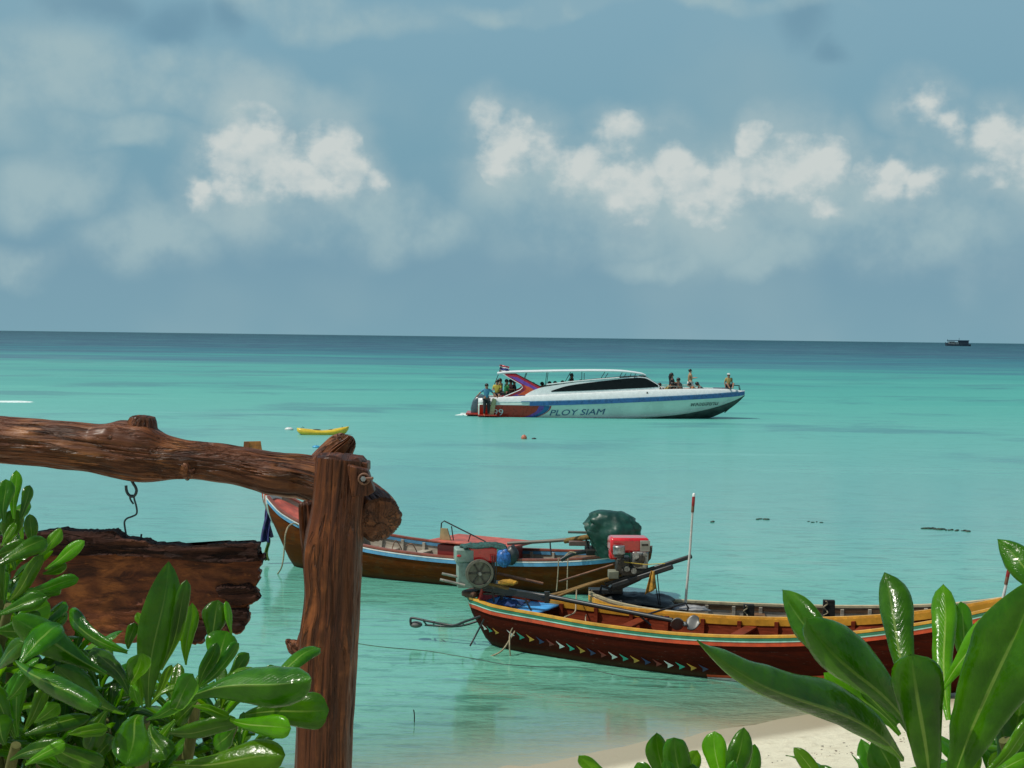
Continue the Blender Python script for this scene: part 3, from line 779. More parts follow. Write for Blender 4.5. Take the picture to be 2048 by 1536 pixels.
def ringpts(c, r, n=36): return [c + (t1 * math.cos(2 * math.pi * i / n) + t2 * math.sin(2 * math.pi * i / n)) * r for i in range(n)]
mb.loft([ringpts(fc, .155), ringpts(fc + ax * .0, .188), ringpts(fc + ax * .07, .188), ringpts(fc + ax * .075, .158), ringpts(fc + ax * .02, .150), ringpts(fc + ax * .02, .04)])
mb.build('flywheel', mat('worn_iron_rim', (.16, .15, .115), .5, metal=.4, dirt=(.05, .04, .03), dirtf=.6), E, world=True, smooth=True)
for i in range(6):
    a = i * math.pi / 3; d = t1 * math.cos(a) + t2 * math.sin(a)
    MB().bar(fc + ax * .03 + d * .03, fc + ax * .03 + d * .155, .022, .02, up=ax).build('flywheel_spoke', DKMET, E, world=True)
MB().cyl(fc, fc + ax * .10, .022, 14).build('hub', STEEL, E, world=True, smooth=True)
pbox(946, 1170, 1000, 1178, YB - .12, .36, 'engine_bed', DKMET, E, .006, rz=.05)
# frame beam and shaft to the propeller
ptube([(884, 1147, YB + .05), (935, 1158, YB + .02)], .018, 'mount_pipe', GALV, E); ptube([(880, 1159, YB - .1), (930, 1171, YB - .12)], .019, 'mount_pipe', GALV, E)
ptube([(971, 1165, YB - .12), (1018, 1178, YB - .14)], .024, 'mount_pipe', BAMB, E)
ptube([(996, 1147, YB + .1), (1086, 1167, YB + .15)], .018, 'tiller_arm', RUST, E)
MB().bar(at(952, 1172, YB), at(1100, 1197, YB - .25), .10, .085).build('frame_beam', BLACK, E, world=True, bevel=.006)
MB().bar(at(958, 1186, YB), at(1080, 1192, YB - .2), .08, .03).build('frame_beam', DKMET, E, world=True, bevel=.006)
MB().bar(at(1094, 1183, YB - .3), at(1094, 1206, YB - .3), .05, .07, up=(1, 0, 0)).build('clamp', BLACK, E, world=True, bevel=.006)
ptube([(1050, 1186, YB - .15), (1100, 1193, YB - .3), (1200, 1213, YB - .7), (1345, 1241, YB - 1.15)], .032, 'propeller_shaft', BLACK, E, 10)
ptube([(1345, 1241, YB - 1.15), (1372, 1247, YB - 1.22)], .018, 'shaft_end', STEEL, E, 10)
ptube([(1280, 1232, YB - .95), (1302, 1251, YB - .98)], .014, 'skeg', BLACK, E); ptube([(1322, 1232, YB - 1.0), (1336, 1239, YB - 1.0)], .012, 'skeg', BLACK, E)
ptube([(1290, 1230, YB - .9), (1330, 1218, YB - .8), (1371, 1206, YB - .7), (1377, 1216, YB - .7), (1374, 1222, YB - .7)], .014, 'propeller_guard', BLACK, E, 8)
pc = at(1370, 1249, YB - 1.22)
for (sx_, sz_, name) in ((-1, .0, 'propeller_blade'), (1, -.0, 'propeller_blade')):
    mb = MB()
    def fn(u_, v_, sx_=sx_):
        r_ = .025 + .155 * u_; h_ = .088 * max(math.sin(math.pi * (.10 + .86 * u_)), 0) ** .6; q_ = 2 * v_ - 1
        return pc + Vector((sx_ * r_, .045 * q_ * sx_, q_ * h_ + .02 * u_ * sx_ + .03 * u_))
    mb.grid(12, 10, fn); mb.build(name, mat('bare_steel_blade', (.14, .14, .13), .45, metal=.5), E, world=True, smooth=True, solid=.012, fixn=False)
MB().ball(pc, (.035, .05, .035)).build('propeller_hub', STEEL, E, world=True, smooth=True)
ptube([(1000, 1178, YB - .05), (1003, 1196, YB - .02), (1003, 1212, YB)], .022, 'pivot_post', BLACK, E)
ptube([(985, 1180, YB - .1), (988, 1205, YB - .1)], .014, 'pivot_brace', BLACK, E)
ptube([(1050, 1198, YB - .2), (1066, 1228, YB - .25)], .014, 'prop_stay', BLACK, E); ptube([(1060, 1203, YB + .1), (1022, 1212, YB + .2)], .012, 'prop_stay', RUST, E)
for px in (984, 988, 992):
    ptube([(px, 1112, YB - .15), (px + 1, 1140, YB - .15), (px - 1, 1166, YB - .14)], .008, 'hose', BLACK, E, 6, 3)
# dark cloth over the tank, and yellow rags knotted on the beam
cloth('cloth', at(968, 1094, YB + .08), (.62, .34), .12, mat('dark_teal_mesh', (.015, .07, .06), .8, var=.4, nscale=30, bump=.8, bscale=80), 'dark teal netting lying on top of the red tank of the flywheel engine', 21, .03, hump=.05)
sack('rag', at(1015, 1165, YB - .16), (.13, .05, .04), YROPE, 'yellow brown rag knotted round the pipe right of the flywheel', 4, .3)
bpy.context.view_layer.update()
bl = cloth('cloth', at(1018, 1209, YB - .02), (.32, .26), rzB, DBLUE, 'dark blue cloth heaped on the bright blue stern deck', 31, .05, hump=.06)

# engine of the middle boat
YC = 19.9
E2 = empty('longtail_engine', at(1240, 1185, YC)); tag(E2, 'longtail engine with red tank and silver block raised over the stern of the middle boat', 'engine', 'longtail engines')
pbox(1219, 1077, 1298, 1106, YC - .10, .36, 'fuel_tank', ENRED, E2, .04, rz=.06)
pbox(1219, 1098, 1238, 1120, YC - .06, .28, 'fuel_tank_foot', ENRED, E2, .03)
MB().box(at(1290, 1092, YC - .13), (.14, .02, .15), rot=(0, 0, .06)).build('maker_plate', mat('plate_grey', (.34, .33, .28), .4, metal=.3), E2, world=True, bevel=.004)
# worn lettering on the plate cannot be read in the photograph: left as two dark bars
MB().box(at(1290, 1090, YC - .145), (.09, .006, .03), rot=(0, 0, .06)).build('plate_mark', DKMET, E2, world=True)
MB().cyl(at(1238, 1109, YC - .2), at(1238, 1091, YC - .2), .085, 20).build('air_filter', STEEL, E2, world=True, smooth=True, bevel=.015)
MB().cyl(at(1238, 1114, YC - .2), at(1238, 1108, YC - .2), .070, 20).build('air_filter_base', DKMET, E2, world=True, smooth=True)
pbox(1232, 1116, 1262, 1150, YC - .10, .28, 'crankcase', DKMET, E2, .03)
pbox(1264, 1104, 1297, 1140, YC - .12, .3, 'engine_block', STEEL, E2, .025)
for (px, py, r) in ((1272, 1112, .045), (1284, 1118, .05), (1275, 1128, .05), (1291, 1110, .03), (1290, 1130, .035), (1246, 1126, .05), (1254, 1138, .04), (1268, 1142, .04)):
    pcyl(px, py, YC - .20, r, .10, 'housing_cover', STEEL if r != .05 else DKMET, E2, 14)
pbox(1243, 1140, 1290, 1152, YC - .12, .32, 'engine_foot', DKMET, E2, .01)
pbox(1217, 1143, 1238, 1158, YC - .14, .2, 'tool_box', mat('grey_green_box', (.16, .17, .12), .6), E2, .01)
MB().bar(at(1210, 1168, YC), at(1384, 1112, YC - .2), .06, .06).build('tiller_pole', BLACK, E2, world=True, bevel=.015)
MB().bar(at(1225, 1172, YC - .1), at(1346, 1133, YC - .3), .07, .07).build('frame_beam', BLACK, E2, world=True, bevel=.015)
mb = MB().prism([at(1226, 1168, YC), at(1300, 1146, YC), at(1280, 1162, YC), at(1245, 1178, YC), at(1215, 1182, YC)], (0, .2, 0)).build('swivel_bracket', BLACK, E2, world=True, bevel=.01)
ptube([(1232, 1155, YC - .05), (1180, 1168, YC), (1130, 1184, YC + .05), (1098, 1192, YC + .1)], .028, 'propeller_shaft', BAMB, E2, 10, 4)
ptube([(1215, 1158, YC - .1), (1160, 1176, YC - .1), (1105, 1197, YC - .05)], .022, 'shaft_brace', BAMB, E2, 8, 4)
ptube([(1230, 1128, YC + .1), (1118, 1163, YC + .2)], .014, 'tiller_arm', RUST, E2)
ptube([(1200, 1186, YC + .05), (1203, 1172, YC), (1222, 1178, YC)], .02, 'pivot_post', BLACK, E2); ptube([(1180, 1180, YC), (1184, 1198, YC + .1)], .014, 'prop_stay', BLACK, E2)
pbox(1178, 1180, 1246, 1188, YC + .1, .2, 'engine_bed', BLACK, E2, .01); pbox(1222, 1168, 1246, 1186, YC + .05, .12, 'engine_bed_side', BLACK, E2, .01)
for q in range(2): ptube([(1308 + q * 6, 1143, YC - .25), (1312 + q * 5, 1175, YC - .22), (1318 + q * 3, 1212, YC - .1)], .008, 'stay_rope', BLACK, E2, 6)
ptube([(1248, 1124, YC - .22), (1290, 1129, YC - .26), (1330, 1127, YC - .3)], .006, 'yellow_cord', mat('yellow_cord', (.45, .32, .03), .7), E2, 5)
mb = MB()
def fn(u_, v_): return at(1306, 1142, YC - .34) + Vector(((u_ - .5) * (.05 + .10 * v_) - .03 * v_, .03 * math.sin(u_ * 8), -.33 * v_ * (1 - .25 * u_) ))
mb.grid(8, 10, fn); o = mb.build('rag', YROPE, smooth=True, solid=.01, fixn=False); tag(o, 'yellow rag tied round the black pole and hanging down beside two cords', 'rag')

# wrapped engine of the rear boat
YA = 22.95
E3 = empty('longtail_engine', at(1227, 1112, YA)); tag(E3, 'longtail engine hidden under a dark green tarpaulin on the stern of the farthest boat', 'engine', 'longtail engines')
def fold(d):
    a = math.atan2(d.y, d.x)
    w0 = noise.noise(d * 1.3 + Vector((3, 1, 0)))
    dd = d + Vector((w0, -w0, w0 * .5)) * .5
    q = .10 * w0 + .36 * abs(noise.noise(dd * 2.6)) + .16 * abs(noise.noise(dd * 6 + Vector((5, 0, 2)))) - .11
    q += .045 * math.sin(a * 7 + d.z * 2.5 + 2 * noise.noise(d * 2)) * max(0, .75 - d.z)
    return q
mb = MB(); c = at(1227, 1072, YA); rings = []
for i in range(25):
    v = i / 24; ring = []
    th = .001 + 1.35 * min(1, v / .45) if v < .45 else 1.351
    for k_ in range(56):
        ph = 2 * math.pi * k_ / 56
        sup = lambda q_: abs(q_) ** .8 * (1 if q_ > 0 else -1)
        if v < .45:
            rr = math.sin(th) ** .75; zz = math.cos(th)
            zc = .10 + .31 * zz
        else:
            t_ = (v - .45) / .55; rr = .985 - .26 * t_ ** 1.6 + .03 * math.sin(t_ * 6); zc = .10 + .31 * math.cos(1.35) - .50 * t_
        d = Vector((math.cos(ph) * rr, math.sin(ph) * rr, zc))
        f_ = 1 + fold(Vector((d.x, d.y, zc * 1.6)))
        ring.append(c + Vector((sup(math.cos(ph)) * rr * .43 * f_, sup(math.sin(ph)) * rr * .33 * f_, zc * (1 + .25 * fold(d)) - .04 * d.x)))
    rings.append(ring)
mb.loft(rings, caps=False).build('tarpaulin', TARPG, E3, world=True, smooth=True)
ptube([(1136, 1064, YA + .1), (1175, 1065, YA + .1)], .022, 'tiller_grip', mat('grey_rubber', (.10, .11, .10), .6), E3, 10)
ptube([(1015, 1087, YA + .6), (1100, 1082, YA + .4), (1180, 1076, YA + .1)], .030, 'propeller_shaft', mat('grey_brown_pipe', (.13, .11, .09), .55, metal=.2), E3, 10)
ptube([(1130, 1082, YA + .3), (1180, 1073, YA)], .045, 'shaft_sleeve', BAMB, E3, 10)
pbox(1138, 1083, 1180, 1092, YA, .1, 'frame_beam', mat('brown_frame', (.12, .07, .06), .5), E3, .01)
ptube([(1172, 1078, YA), (1176, 1096, YA), (1182, 1108, YA)], .018, 'pivot_post', BLACK, E3)
ptube([(1100, 1082, YA + .4), (1101, 1097, YA + .35), (1103, 1112, YA + .3)], .012, 'support_stick', BLACK, E3)
ptube([(1122, 1120, YA - .1), (1145, 1108, YA - .1), (1180, 1102, YA), (1215, 1102, YA)], .035, 'hose_bundle', BLACK, E3, 8, 4)
pbox(1172, 1100, 1250, 1111, YA - .1, .5, 'engine_bed', BLKWOOD, E3, .02)
ptube([(1130, 1112, YA - .5), (1140, 1104, YA - .5), (1152, 1106, YA - .5)], .01, 'cord', ROPE, E3, 6, 4)

# ladder-like guard behind the maroon stern
G = empty('boarding_ladder', at(960, 1235, 19.2)); tag(G, 'dark metal pipe ladder reaching out over the water from the maroon stern', 'ladder')
ptube([(962, 1232, 19.1), (930, 1243, 19.2), (905, 1251, 19.3), (860, 1243, 19.4), (826, 1236, 19.5), (821, 1240, 19.5), (822, 1249, 19.5)], .017, 'rail', BLACK, G, 8, 4)
ptube([(962, 1240, 19.35), (930, 1250, 19.4), (905, 1253, 19.5), (880, 1252, 19.6), (850, 1250, 19.65)], .015, 'rail', BLACK, G, 8, 4)
for a, b in (((846, 1240, 19.4), (853, 1250, 19.6)), ((868, 1245, 19.35), (867, 1252, 19.55)), ((925, 1245, 19.2), (927, 1250, 19.4))):
    ptube([a, b], .012, 'rung', BLACK, G)
MB().ball(at(832, 1249, 19.55), (.09, .09, .045), 14, 8).build('float', mat('grey_float', (.08, .08, .075), .6), G, world=True, smooth=True)

# poles
for (b_, t_, lab) in (((1371, 1206, 19.7), (1388, 986, 19.65), 'tall thin white pole with red lamp on top, left of the big leaves'), ((2006, 1196, 16.6), (2021, 1124, 16.6), 'short thin pole with red and white top at the right edge')):
    a = at(*b_); t = at(*t_)
    r = empty('light_pole', a); tag(r, lab, 'pole')
    d = (t - a); L = d.length; d.normalize()
    MB().tube([a, a + d * L * .5 + Vector((.006, 0, 0)), a + d * (L - .2)], [.019, .017, .015], 8).build('pole', PALE, r, world=True, smooth=True)
    MB().tube([a + d * (L - .27), a + d * (L - .17)], .021, 10).build('collar', RUST, r, world=True, smooth=True)
    MB().tube([a + d * (L - .20), a + d * (L - .17), a + d * (L - .06), a + d * (L - .05)], [.018, .022, .022, .018], 12).build('red_lens', mat('dull_red_lens', (.24, .012, .010), .4), r, world=True, smooth=True)
    MB().tube([a + d * (L - .05), a + d * (L - .01), a + d * L], [.02, .02, .008], 12).build('clear_cap', WHITE, r, world=True, smooth=True)

# mooring lines
YBs = 18.75
rope('mooring_rope', [at(1048, 1236, YBs), at(1030, 1262, YBs), at(1005, 1300, 18.6), at(978, 1314, 18.6), at(968, 1316, 18.6)], .012, ROPE, label='slack rope slanting from the maroon rail down to the water left of it', cat='rope')
rope('mooring_rope', [at(1044, 1234, YBs), at(1022, 1262, YBs), at(1019, 1290, 18.6), at(1021, 1312, 18.6)], .010, ROPE, label='thin rope hanging straight down the maroon hull near the stern', cat='rope')
rope('mooring_rope', [at(968, 1238, 19.0), at(958, 1258, 19.0), at(940, 1292, 18.9)], .013, BLACK, label='dark rod running from the maroon stern down to the water', cat='rod')
for (x0, x1) in ((1117, 1113), (1136, 1134)):
    rope('hanging_rope', [at(x0, 1117, 22.4), at(x0 - 1, 1145, 22.35), at(x1, 1182, 22.3)], .010, ROPE, label='pale rope hanging down the brown hull beside the shaft, ' + ('left' if x0 < 1120 else 'right') + ' of the pair', cat='rope').__setitem__('group', 'ropes hanging down the brown hull')
rope('cross_rope', [at(1118, 1245, 18.6), at(1130, 1234, 18.7), at(1149, 1225, 19.0), at(1152, 1205, 19.2), at(1153, 1180, 19.4)], .010, ROPE, label='pale rope rising from inside the maroon boat to the long black shaft', cat='rope')
rope('cross_rope', [at(1174, 1252, 18.4), at(1171, 1240, 18.6), at(1172, 1230, 18.8)], .008, ROPE, label='short cord tied to the yellow far rail of the maroon boat', cat='rope')
P_ = [water_at(px, py, .012) for px, py in ((700, 1283), (760, 1292), (850, 1300), (900, 1308), (960, 1318), (1000, 1326), (1080, 1332), (1160, 1334), (1240, 1350), (1330, 1358), (1420, 1362))]
for q in P_: q.z = .003
rope('floating_line', P_, .005, mat('dark_wet_line', (.03, .05, .04), .6), label='long dark line floating on the water in front of the maroon hull', cat='rope')
# stick poking out of the shallows
sp = water_at(828, 1444, 0)
st_ = rope('stick', [sp + Vector((0, 0, -.25)), sp + Vector((0.004, 0, .05)), sp + Vector((-.006, 0, .135))], .0065, BLKWOOD, label='thin dark stick poking out of the shallow water', cat='stick')
# ================================================================ speedboat (bow to the right)
YS = 76.0
PPM = F / YS
def SX(px): return (px - 1024) * YS / F
S = empty('speedboat', (SX(945), YS, 0)); tag(S, 'long white speedboat with blue stripe, red stern and white canopy, carrying passengers', 'speedboat')
def L(px, py):     # local x, z on the centre plane from a picture position
    p = at(px, py, YS); return p.x - S.location.x, p.z
GEL = mat('white_gelcoat', (.66, .70, .69), .25, coat=.4, var=.04)
GELH = mat('white_hull_gelcoat', (.60, .72, .66), .3, coat=.4, var=.06, nscale=.8)
BOTM = mat('antifoul_paint', (.03, .06, .05), .6, var=.3, nscale=2)
SBLUE = mat('stripe_blue', (.02, .11, .30), .3, coat=.3); SLB = mat('stripe_light_blue', (.10, .25, .42), .3, coat=.3)
SRED = mat('stern_red', (.42, .022, .006), .3, coat=.3); SORG = mat('wing_orange', (.55, .07, .008), .3, coat=.3); SPUR = mat('wing_purple', (.16, .06, .34), .3); SCRM = mat('wing_crimson', (.40, .014, .03), .3)
DGLASS = mat('dark_window', (.006, .009, .010), .35, spec=.15)
XL = 14.55
# rows: x, keel z, chine y, chine z, sheer y, sheer z, coaming y, coaming z
hr = [(0.35, -.45, 1.35, -.10, 1.62, .70, 1.50, .95), (3, -.48, 1.40, -.10, 1.72, .76, 1.58, 1.12), (6, -.48, 1.38, -.06, 1.74, .88, 1.56, 1.30), (9, -.44, 1.20, .04, 1.66, 1.04, 1.42, 1.48),
      (11, -.34, .90, .22, 1.42, 1.15, 1.16, 1.56), (12.6, -.02, .52, .52, 1.02, 1.24, .80, 1.58), (13.6, .42, .24, .82, .62, 1.31, .46, 1.56), (14.2, .86, .09, 1.06, .30, 1.36, .22, 1.50), (XL, 1.22, .02, 1.26, .08, 1.42, .05, 1.47)]
def hs(x): return interp(hr, x)
def hside(x, z):
    """half breadth of the topsides at height z"""
    k, cy, cz, sy, sz, oy, oz = hs(x)
    t = min(1, max(0, (z - cz) / max(sz - cz, .01))); return cy + (sy - cy) * t ** .85
def uside(x, z):
    k, cy, cz, sy, sz, oy, oz = hs(x); t = min(1, max(0, (z - sz) / max(oz - sz, .01))); return sy + (oy - sy) * t
n = 60
for nm, ma, fn in (('hull_bottom', BOTM, lambda x, h: [(0, h[0]), (h[1] * .5, (h[0] + h[2]) / 2 - .02), (h[1], h[2])]),
                   ('hull_side', GELH, lambda x, h: [(h[1], h[2])] + [(hside(x, h[2] + (h[4] - h[2]) * t), h[2] + (h[4] - h[2]) * t) for t in (.02, .15, .3, .5, .7, .85, 1)]),
                   ('topside', GEL, lambda x, h: [(h[3], h[4]), (h[3] + .01, h[4] + .06), (h[5] + .03, h[6] - .04), (h[5], h[6]), (h[5] - .10, h[6] + .01)])):
    for sd in ((1,) if nm == 'hull_bottom' else (1, -1)):
        mb = MB(); rings = []
        for i in range(n + 1):
            x = .35 + (XL - .35) * i / n; h = hs(x); pts = fn(x, h)
            r = [Vector((x, sd * -y, z)) for y, z in pts]
            if nm == 'hull_bottom': r = [Vector((x, y, z)) for y, z in reversed(pts[1:])] + r
            rings.append(r)
        mb.loft(rings, closed=False, caps=False).build(nm, ma, S, smooth=True, solid=.03)
# spray rail along the chine and inner deck
def band(name, z0f, z1f, m, xa, xb, yf, off=.02, sides=(1, -1), n=50):
    for sd in sides:
        mb = MB(); rings = []
        for i in range(n + 1):
            x = xa + (xb - xa) * i / n; z0 = z0f(x); z1 = z1f(x)
            rings.append([Vector((x, -sd * (yf(x, z) + o), z)) for z, o in ((z0, off), (z1, off), (z1, -.02), (z0, -.02))])
        mb.loft(rings).build(name, m, S)
band('rub_rail', lambda x: hs(x)[4] - .15, lambda x: hs(x)[4] + .05, SBLUE, 3.05, XL - .02, lambda x, z: hs(x)[3], .05)
band('light_blue_rail', lambda x: hs(x)[4] + .052, lambda x: hs(x)[4] + .10, SLB, 2.6, XL - .4, lambda x, z: hs(x)[3], .035)
band('spray_rail', lambda x: hs(x)[2] + .07, lambda x: hs(x)[2] + .12, GEL, 4.5, XL - .6, hside, .04)
mb = MB()
mb.grid(40, 6, lambda u, v: Vector((.4 + (XL - .5) * u, (2 * v - 1) * max(hs(.4 + (XL - .5) * u)[5] - .08, .01), (hs(.4 + (XL - .5) * u)[6] - .32) if u > .62 else .62)))
mb.build('deck', GEL, S, solid=.03, fixn=False)
MB().box((.37, 0, .2), (.08, 2.9, 1.1)).build('transom', SRED, S)
# red stern area on the sides, with curved blue and red front edge
def patch(name, poly, m, off, yf=hside, sides=(1, -1)):
    """flat painted shape on the hull side: poly in x, z; finely triangulated so that it follows the side"""
    for sd in sides:
        bm = bmesh.new(); vs = [bm.verts.new((x, 0, z)) for x, z in poly]
        f = bm.faces.new(vs); bmesh.ops.triangulate(bm, faces=[f])
        for _ in range(3): bmesh.ops.subdivide_edges(bm, edges=[e for e in bm.edges if e.calc_length() > .35], cuts=1, use_grid_fill=True); bmesh.ops.triangulate(bm, faces=bm.faces)
        for v in bm.verts: v.co.y = -sd * (yf(v.co.x, v.co.z) + off)
        bmesh.ops.recalc_face_normals(bm, faces=bm.faces)
        me = bpy.data.meshes.new(name); bm.to_mesh(me); bm.free(); me.materials.append(m)
        o = bpy.data.objects.new(name, me); COL.objects.link(o); o.parent = S
        if sd == 1 and sum(f.normal.y for f in me.polygons) > 0: me.flip_normals()
def curve_edge(x0, w): return [(x0 + w * (1 - (1 - t) ** 2.2) * 1.0, -.12 + .74 * t) for t in [i / 8 for i in range(9)]]
e1 = curve_edge(2.95, 1.15)
patch('red_stern_panel', [(.42, -.12)] + [(x - .55, z) for x, z in e1] + [(.42, .64)], SRED, .032)
patch('purple_edge', [(x - .55, z) for x, z in e1] + [(x - .28, z) for x, z in reversed(e1)], SPUR, .034)
patch('blue_edge', [(x - .28, z) for x, z in e1] + [(x, z) for x, z in reversed(e1)], SBLUE, .036)
patch('crimson_edge', [(x + .02, z) for x, z in e1] + [(x + .08, z) for x, z in reversed(e1)], SCRM, .034)
# lettering on the hull side
def text(s, name, x, z, size, m, slope=0.0, yf=hside, off=.02, shear=0.0, xs=1.0, parent=None):
    cu = bpy.data.curves.new(name, 'FONT'); cu.body = s; cu.size = size; cu.shear = shear;  cu.resolution_u = 3
    tmp = bpy.data.objects.new('tmp', cu); COL.objects.link(tmp)
    dg = bpy.context.evaluated_depsgraph_get(); me = bpy.data.meshes.new_from_object(tmp.evaluated_get(dg))
    bpy.data.objects.remove(tmp)
    bm = bmesh.new(); bm.from_mesh(me)
    bmesh.ops.triangulate(bm, faces=bm.faces)
    for _ in range(3): bmesh.ops.subdivide_edges(bm, edges=[e for e in bm.edges if e.calc_length() > size * .2], cuts=1); bmesh.ops.triangulate(bm, faces=bm.faces)
    bm.to_mesh(me); bm.free()
    for v in me.vertices:
        xx = x + v.co.x * xs; zz = z + v.co.y + slope * v.co.x * xs
        v.co = (xx, -(yf(xx, zz) + off), zz)
    me.materials.clear(); me.materials.append(m)
    o = bpy.data.objects.new(name, me); COL.objects.link(o); o.parent = parent or S; return o
text('99', 'number_lettering', L(986, 830)[0], .07, .50, GEL, .02, off=.052, xs=1.15)
text('PLOY SIAM', 'name_lettering', L(1096, 829)[0], .10, .44, mat('lettering_blue', (.03, .10, .22), .4), .035, shear=.25, xs=1.36, off=.046)
text('พลอยสยาม', 'thai_name_lettering', L(1375, 810)[0], .66, .30, mat('lettering_dark', (.012, .02, .03), .4), .045, shear=.2, xs=1.12, off=.048)
text('SC. 2518', 'registration_lettering', L(1146, 787)[0], 1.02, .13, mat('lettering_grey', (.08, .09, .1), .4), .02, yf=uside, off=.012) if False else None
# coach side above the deck, windows, canopy
def PX(px, y0, y1): return (L(px, y0)[0], L(px, y0)[1], L(px, y1)[1])
cab = [PX(1050, 791, 786), PX(1075, 790, 775), PX(1100, 787, 770), PX(1150, 785, 763), PX(1220, 783, 756), PX(1270, 781, 752.5), PX(1290, 779, 754), PX(1303, 777, 762), PX(1314, 775, 769)]   # bottom and top edge
def cz(x): return interp(cab, x)
for sd in (1, -1):
    mb = MB(); rings = []
    for i in range(41):
        x = cab[0][0] + (cab[-1][0] - cab[0][0]) * i / 40; b, t = cz(x); y = hs(x)[5] - .06
        rings.append([Vector((x, -sd * y, b - .08)), Vector((x, -sd * (y - .12), t)), Vector((x, -sd * (y - .18), t)), Vector((x, -sd * (y - .08), b - .08))])
    mb.loft(rings).build('cabin_side', GEL, S, smooth=True)
    mb = MB(); rings = []
    wt = [PX(1101, 781.5, 779.5), PX(1130, 780.5, 770.5), PX(1160, 779.5, 765.5), PX(1220, 777, 758.5), PX(1262, 775, 754.5), PX(1285, 774, 755), PX(1300, 773, 762), PX(1312, 772, 769.2)]
    for i in range(41):
        x = wt[0][0] + (wt[-1][0] - wt[0][0]) * i / 40; b, t = interp(wt, x); y = hs(x)[5] - .06
        sl = lambda z: y - .12 * (z - (cz(x)[0] - .08)) / max(cz(x)[1] - cz(x)[0] + .08, .05)
        rings.append([Vector((x, -sd * (sl(b) + .012), b)), Vector((x, -sd * (sl(t) + .012), t)), Vector((x, -sd * (sl(t) - .02), t)), Vector((x, -sd * (sl(b) - .02), b))])
    mb.loft(rings).build('side_window', DGLASS, S, smooth=True)
# raked windscreen across the front of the cabin
mb = MB(); mb.grid(12, 8, lambda u, v: Vector((9.98 - .75 * v - .25 * (2 * u - 1) ** 2, (2 * u - 1) * (hs(9.5)[5] - .14 - .10 * v), L(1312, 770)[1] + (L(1290, 752)[1] - L(1312, 770)[1]) * v)))
mb.build('windscreen', DGLASS, S, smooth=True, solid=.02, fixn=False)
mb = MB(); rings = []
rt = [(L(q, 0)[0], y, L(q, v)[1]) for q, y, v in ((1004, 1.15, 744), (1020, 1.25, 742), (1060, 1.35, 740.5), (1140, 1.42, 739), (1200, 1.42, 738.5), (1250, 1.38, 739.5), (1275, 1.25, 742), (1298, 1.0, 746), (1301, .9, 748))]
for i in range(49):
    x = rt[0][0] + (rt[-1][0] - rt[0][0]) * i / 48; y, z = interp(rt, x); r = []
    for k in range(15):
        t = -1 + 2 * k / 14; r.append(Vector((x, y * t, z - .05 * t * t)))
    for k in range(15):
        t = 1 - 2 * k / 14; r.append(Vector((x, y * t * .98, z - .05 * t * t - (.075 if abs(t) < 1 else .06))))
    rings.append(r)
mb.loft(rings).build('canopy', mat('canopy_white', (.70, .74, .73), .45, coat=.2, var=.04), S, smooth=True)
MB().tube([(L(q, v)[0], -1.36, L(q, v)[1]) for q, v in ((1092, 767.5), (1140, 762), (1190, 757.5), (1235, 754))], .035, 8).build('hand_rail', GEL, S, smooth=True)
for x, lean in ((2.6, .3), (3.9, .1), (4.8, .5), (5.9, .0), (6.6, .55), (7.6, .5), (8.3, .3)):
    for sd in (1, -1):
        y = -sd * 1.28
        MB().tube([(x, y, 1.45), (x + lean, y, 2.36)], .018, 6).build('canopy_strut', BLACK, S)
# swept wing pillars: three coloured layers
wing = [L(1008, 748), L(1032, 748), L(1113, 790), L(1113, 793), L(996, 797), L(1018, 788), L(1040, 777), L(1044, 772), L(1040, 767)]
w2 = [L(1018, 751), L(1034, 753), L(1100, 789), L(1040, 793), L(1012, 794), L(1040, 784), L(1054, 776), L(1050, 769)]
w3 = [L(1046, 768), L(1058, 772), L(1078, 784), L(1048, 788), L(1034, 788), L(1048, 780), L(1052, 775)]
for sd in (1, -1):
    for nm, poly, m, y0, th in (('wing_pillar', wing, SCRM, 1.40, .10), ('wing_stripe', w2, SPUR, 1.41, .12), ('wing_core', w3, SORG, 1.42, .14)):
        MB().prism([(x, -sd * (y0 - .12 * max(0, z - 1.2)), z) for x, z in poly], (0, sd * th, 0)).build(nm, m, S)
    e = [L(1006, 747), L(1042, 768), L(1045, 773), L(1040, 778), L(1016, 788), L(996, 796)]
    MB().tube([(x, -sd * (1.43 - .12 * max(0, z - 1.2)), z) for x, z in e], .022, 6).build('wing_edge', GEL, S)
# outboard engines
for k, y in enumerate((-.85, 0, .85)):
    mb = MB()
    prof = [L(952, 833), L(943, 828), L(942, 815), L(946, 800), L(953, 791), L(962, 789), L(969, 792), L(970, 803), L(967, 833)]
    rr = []
    for t, wd in ((-.24, .7), (-.16, .95), (0, 1.0), (.16, .95), (.24, .7)):
        cx_ = sum(p[0] for p in prof) / len(prof); cz_ = sum(p[1] for p in prof) / len(prof)
        rr.append([Vector((cx_ + (x - cx_) * wd, y + t, cz_ + (z - cz_) * wd)) for x, z in prof])
    o = mb.loft(rr).build('outboard_engine', mat('outboard_grey', (.045, .075, .09), .3, coat=.5, var=.1), S, smooth=True)
    for q in range(3):
        a = L(954 + q * 1.5, 797 + q * 4); b = L(962 + q * 2, 801 + q * 4)
        MB().bar((a[0], y - .25, a[1]), (b[0], y - .25, b[1]), .02, .05, up=(0, 1, 0)).build('silver_stripe', STEEL, o)
MB().box((.15, 0, .12), (.9, 2.5, .10)).build('swim_platform', SRED, S, bevel=.02)
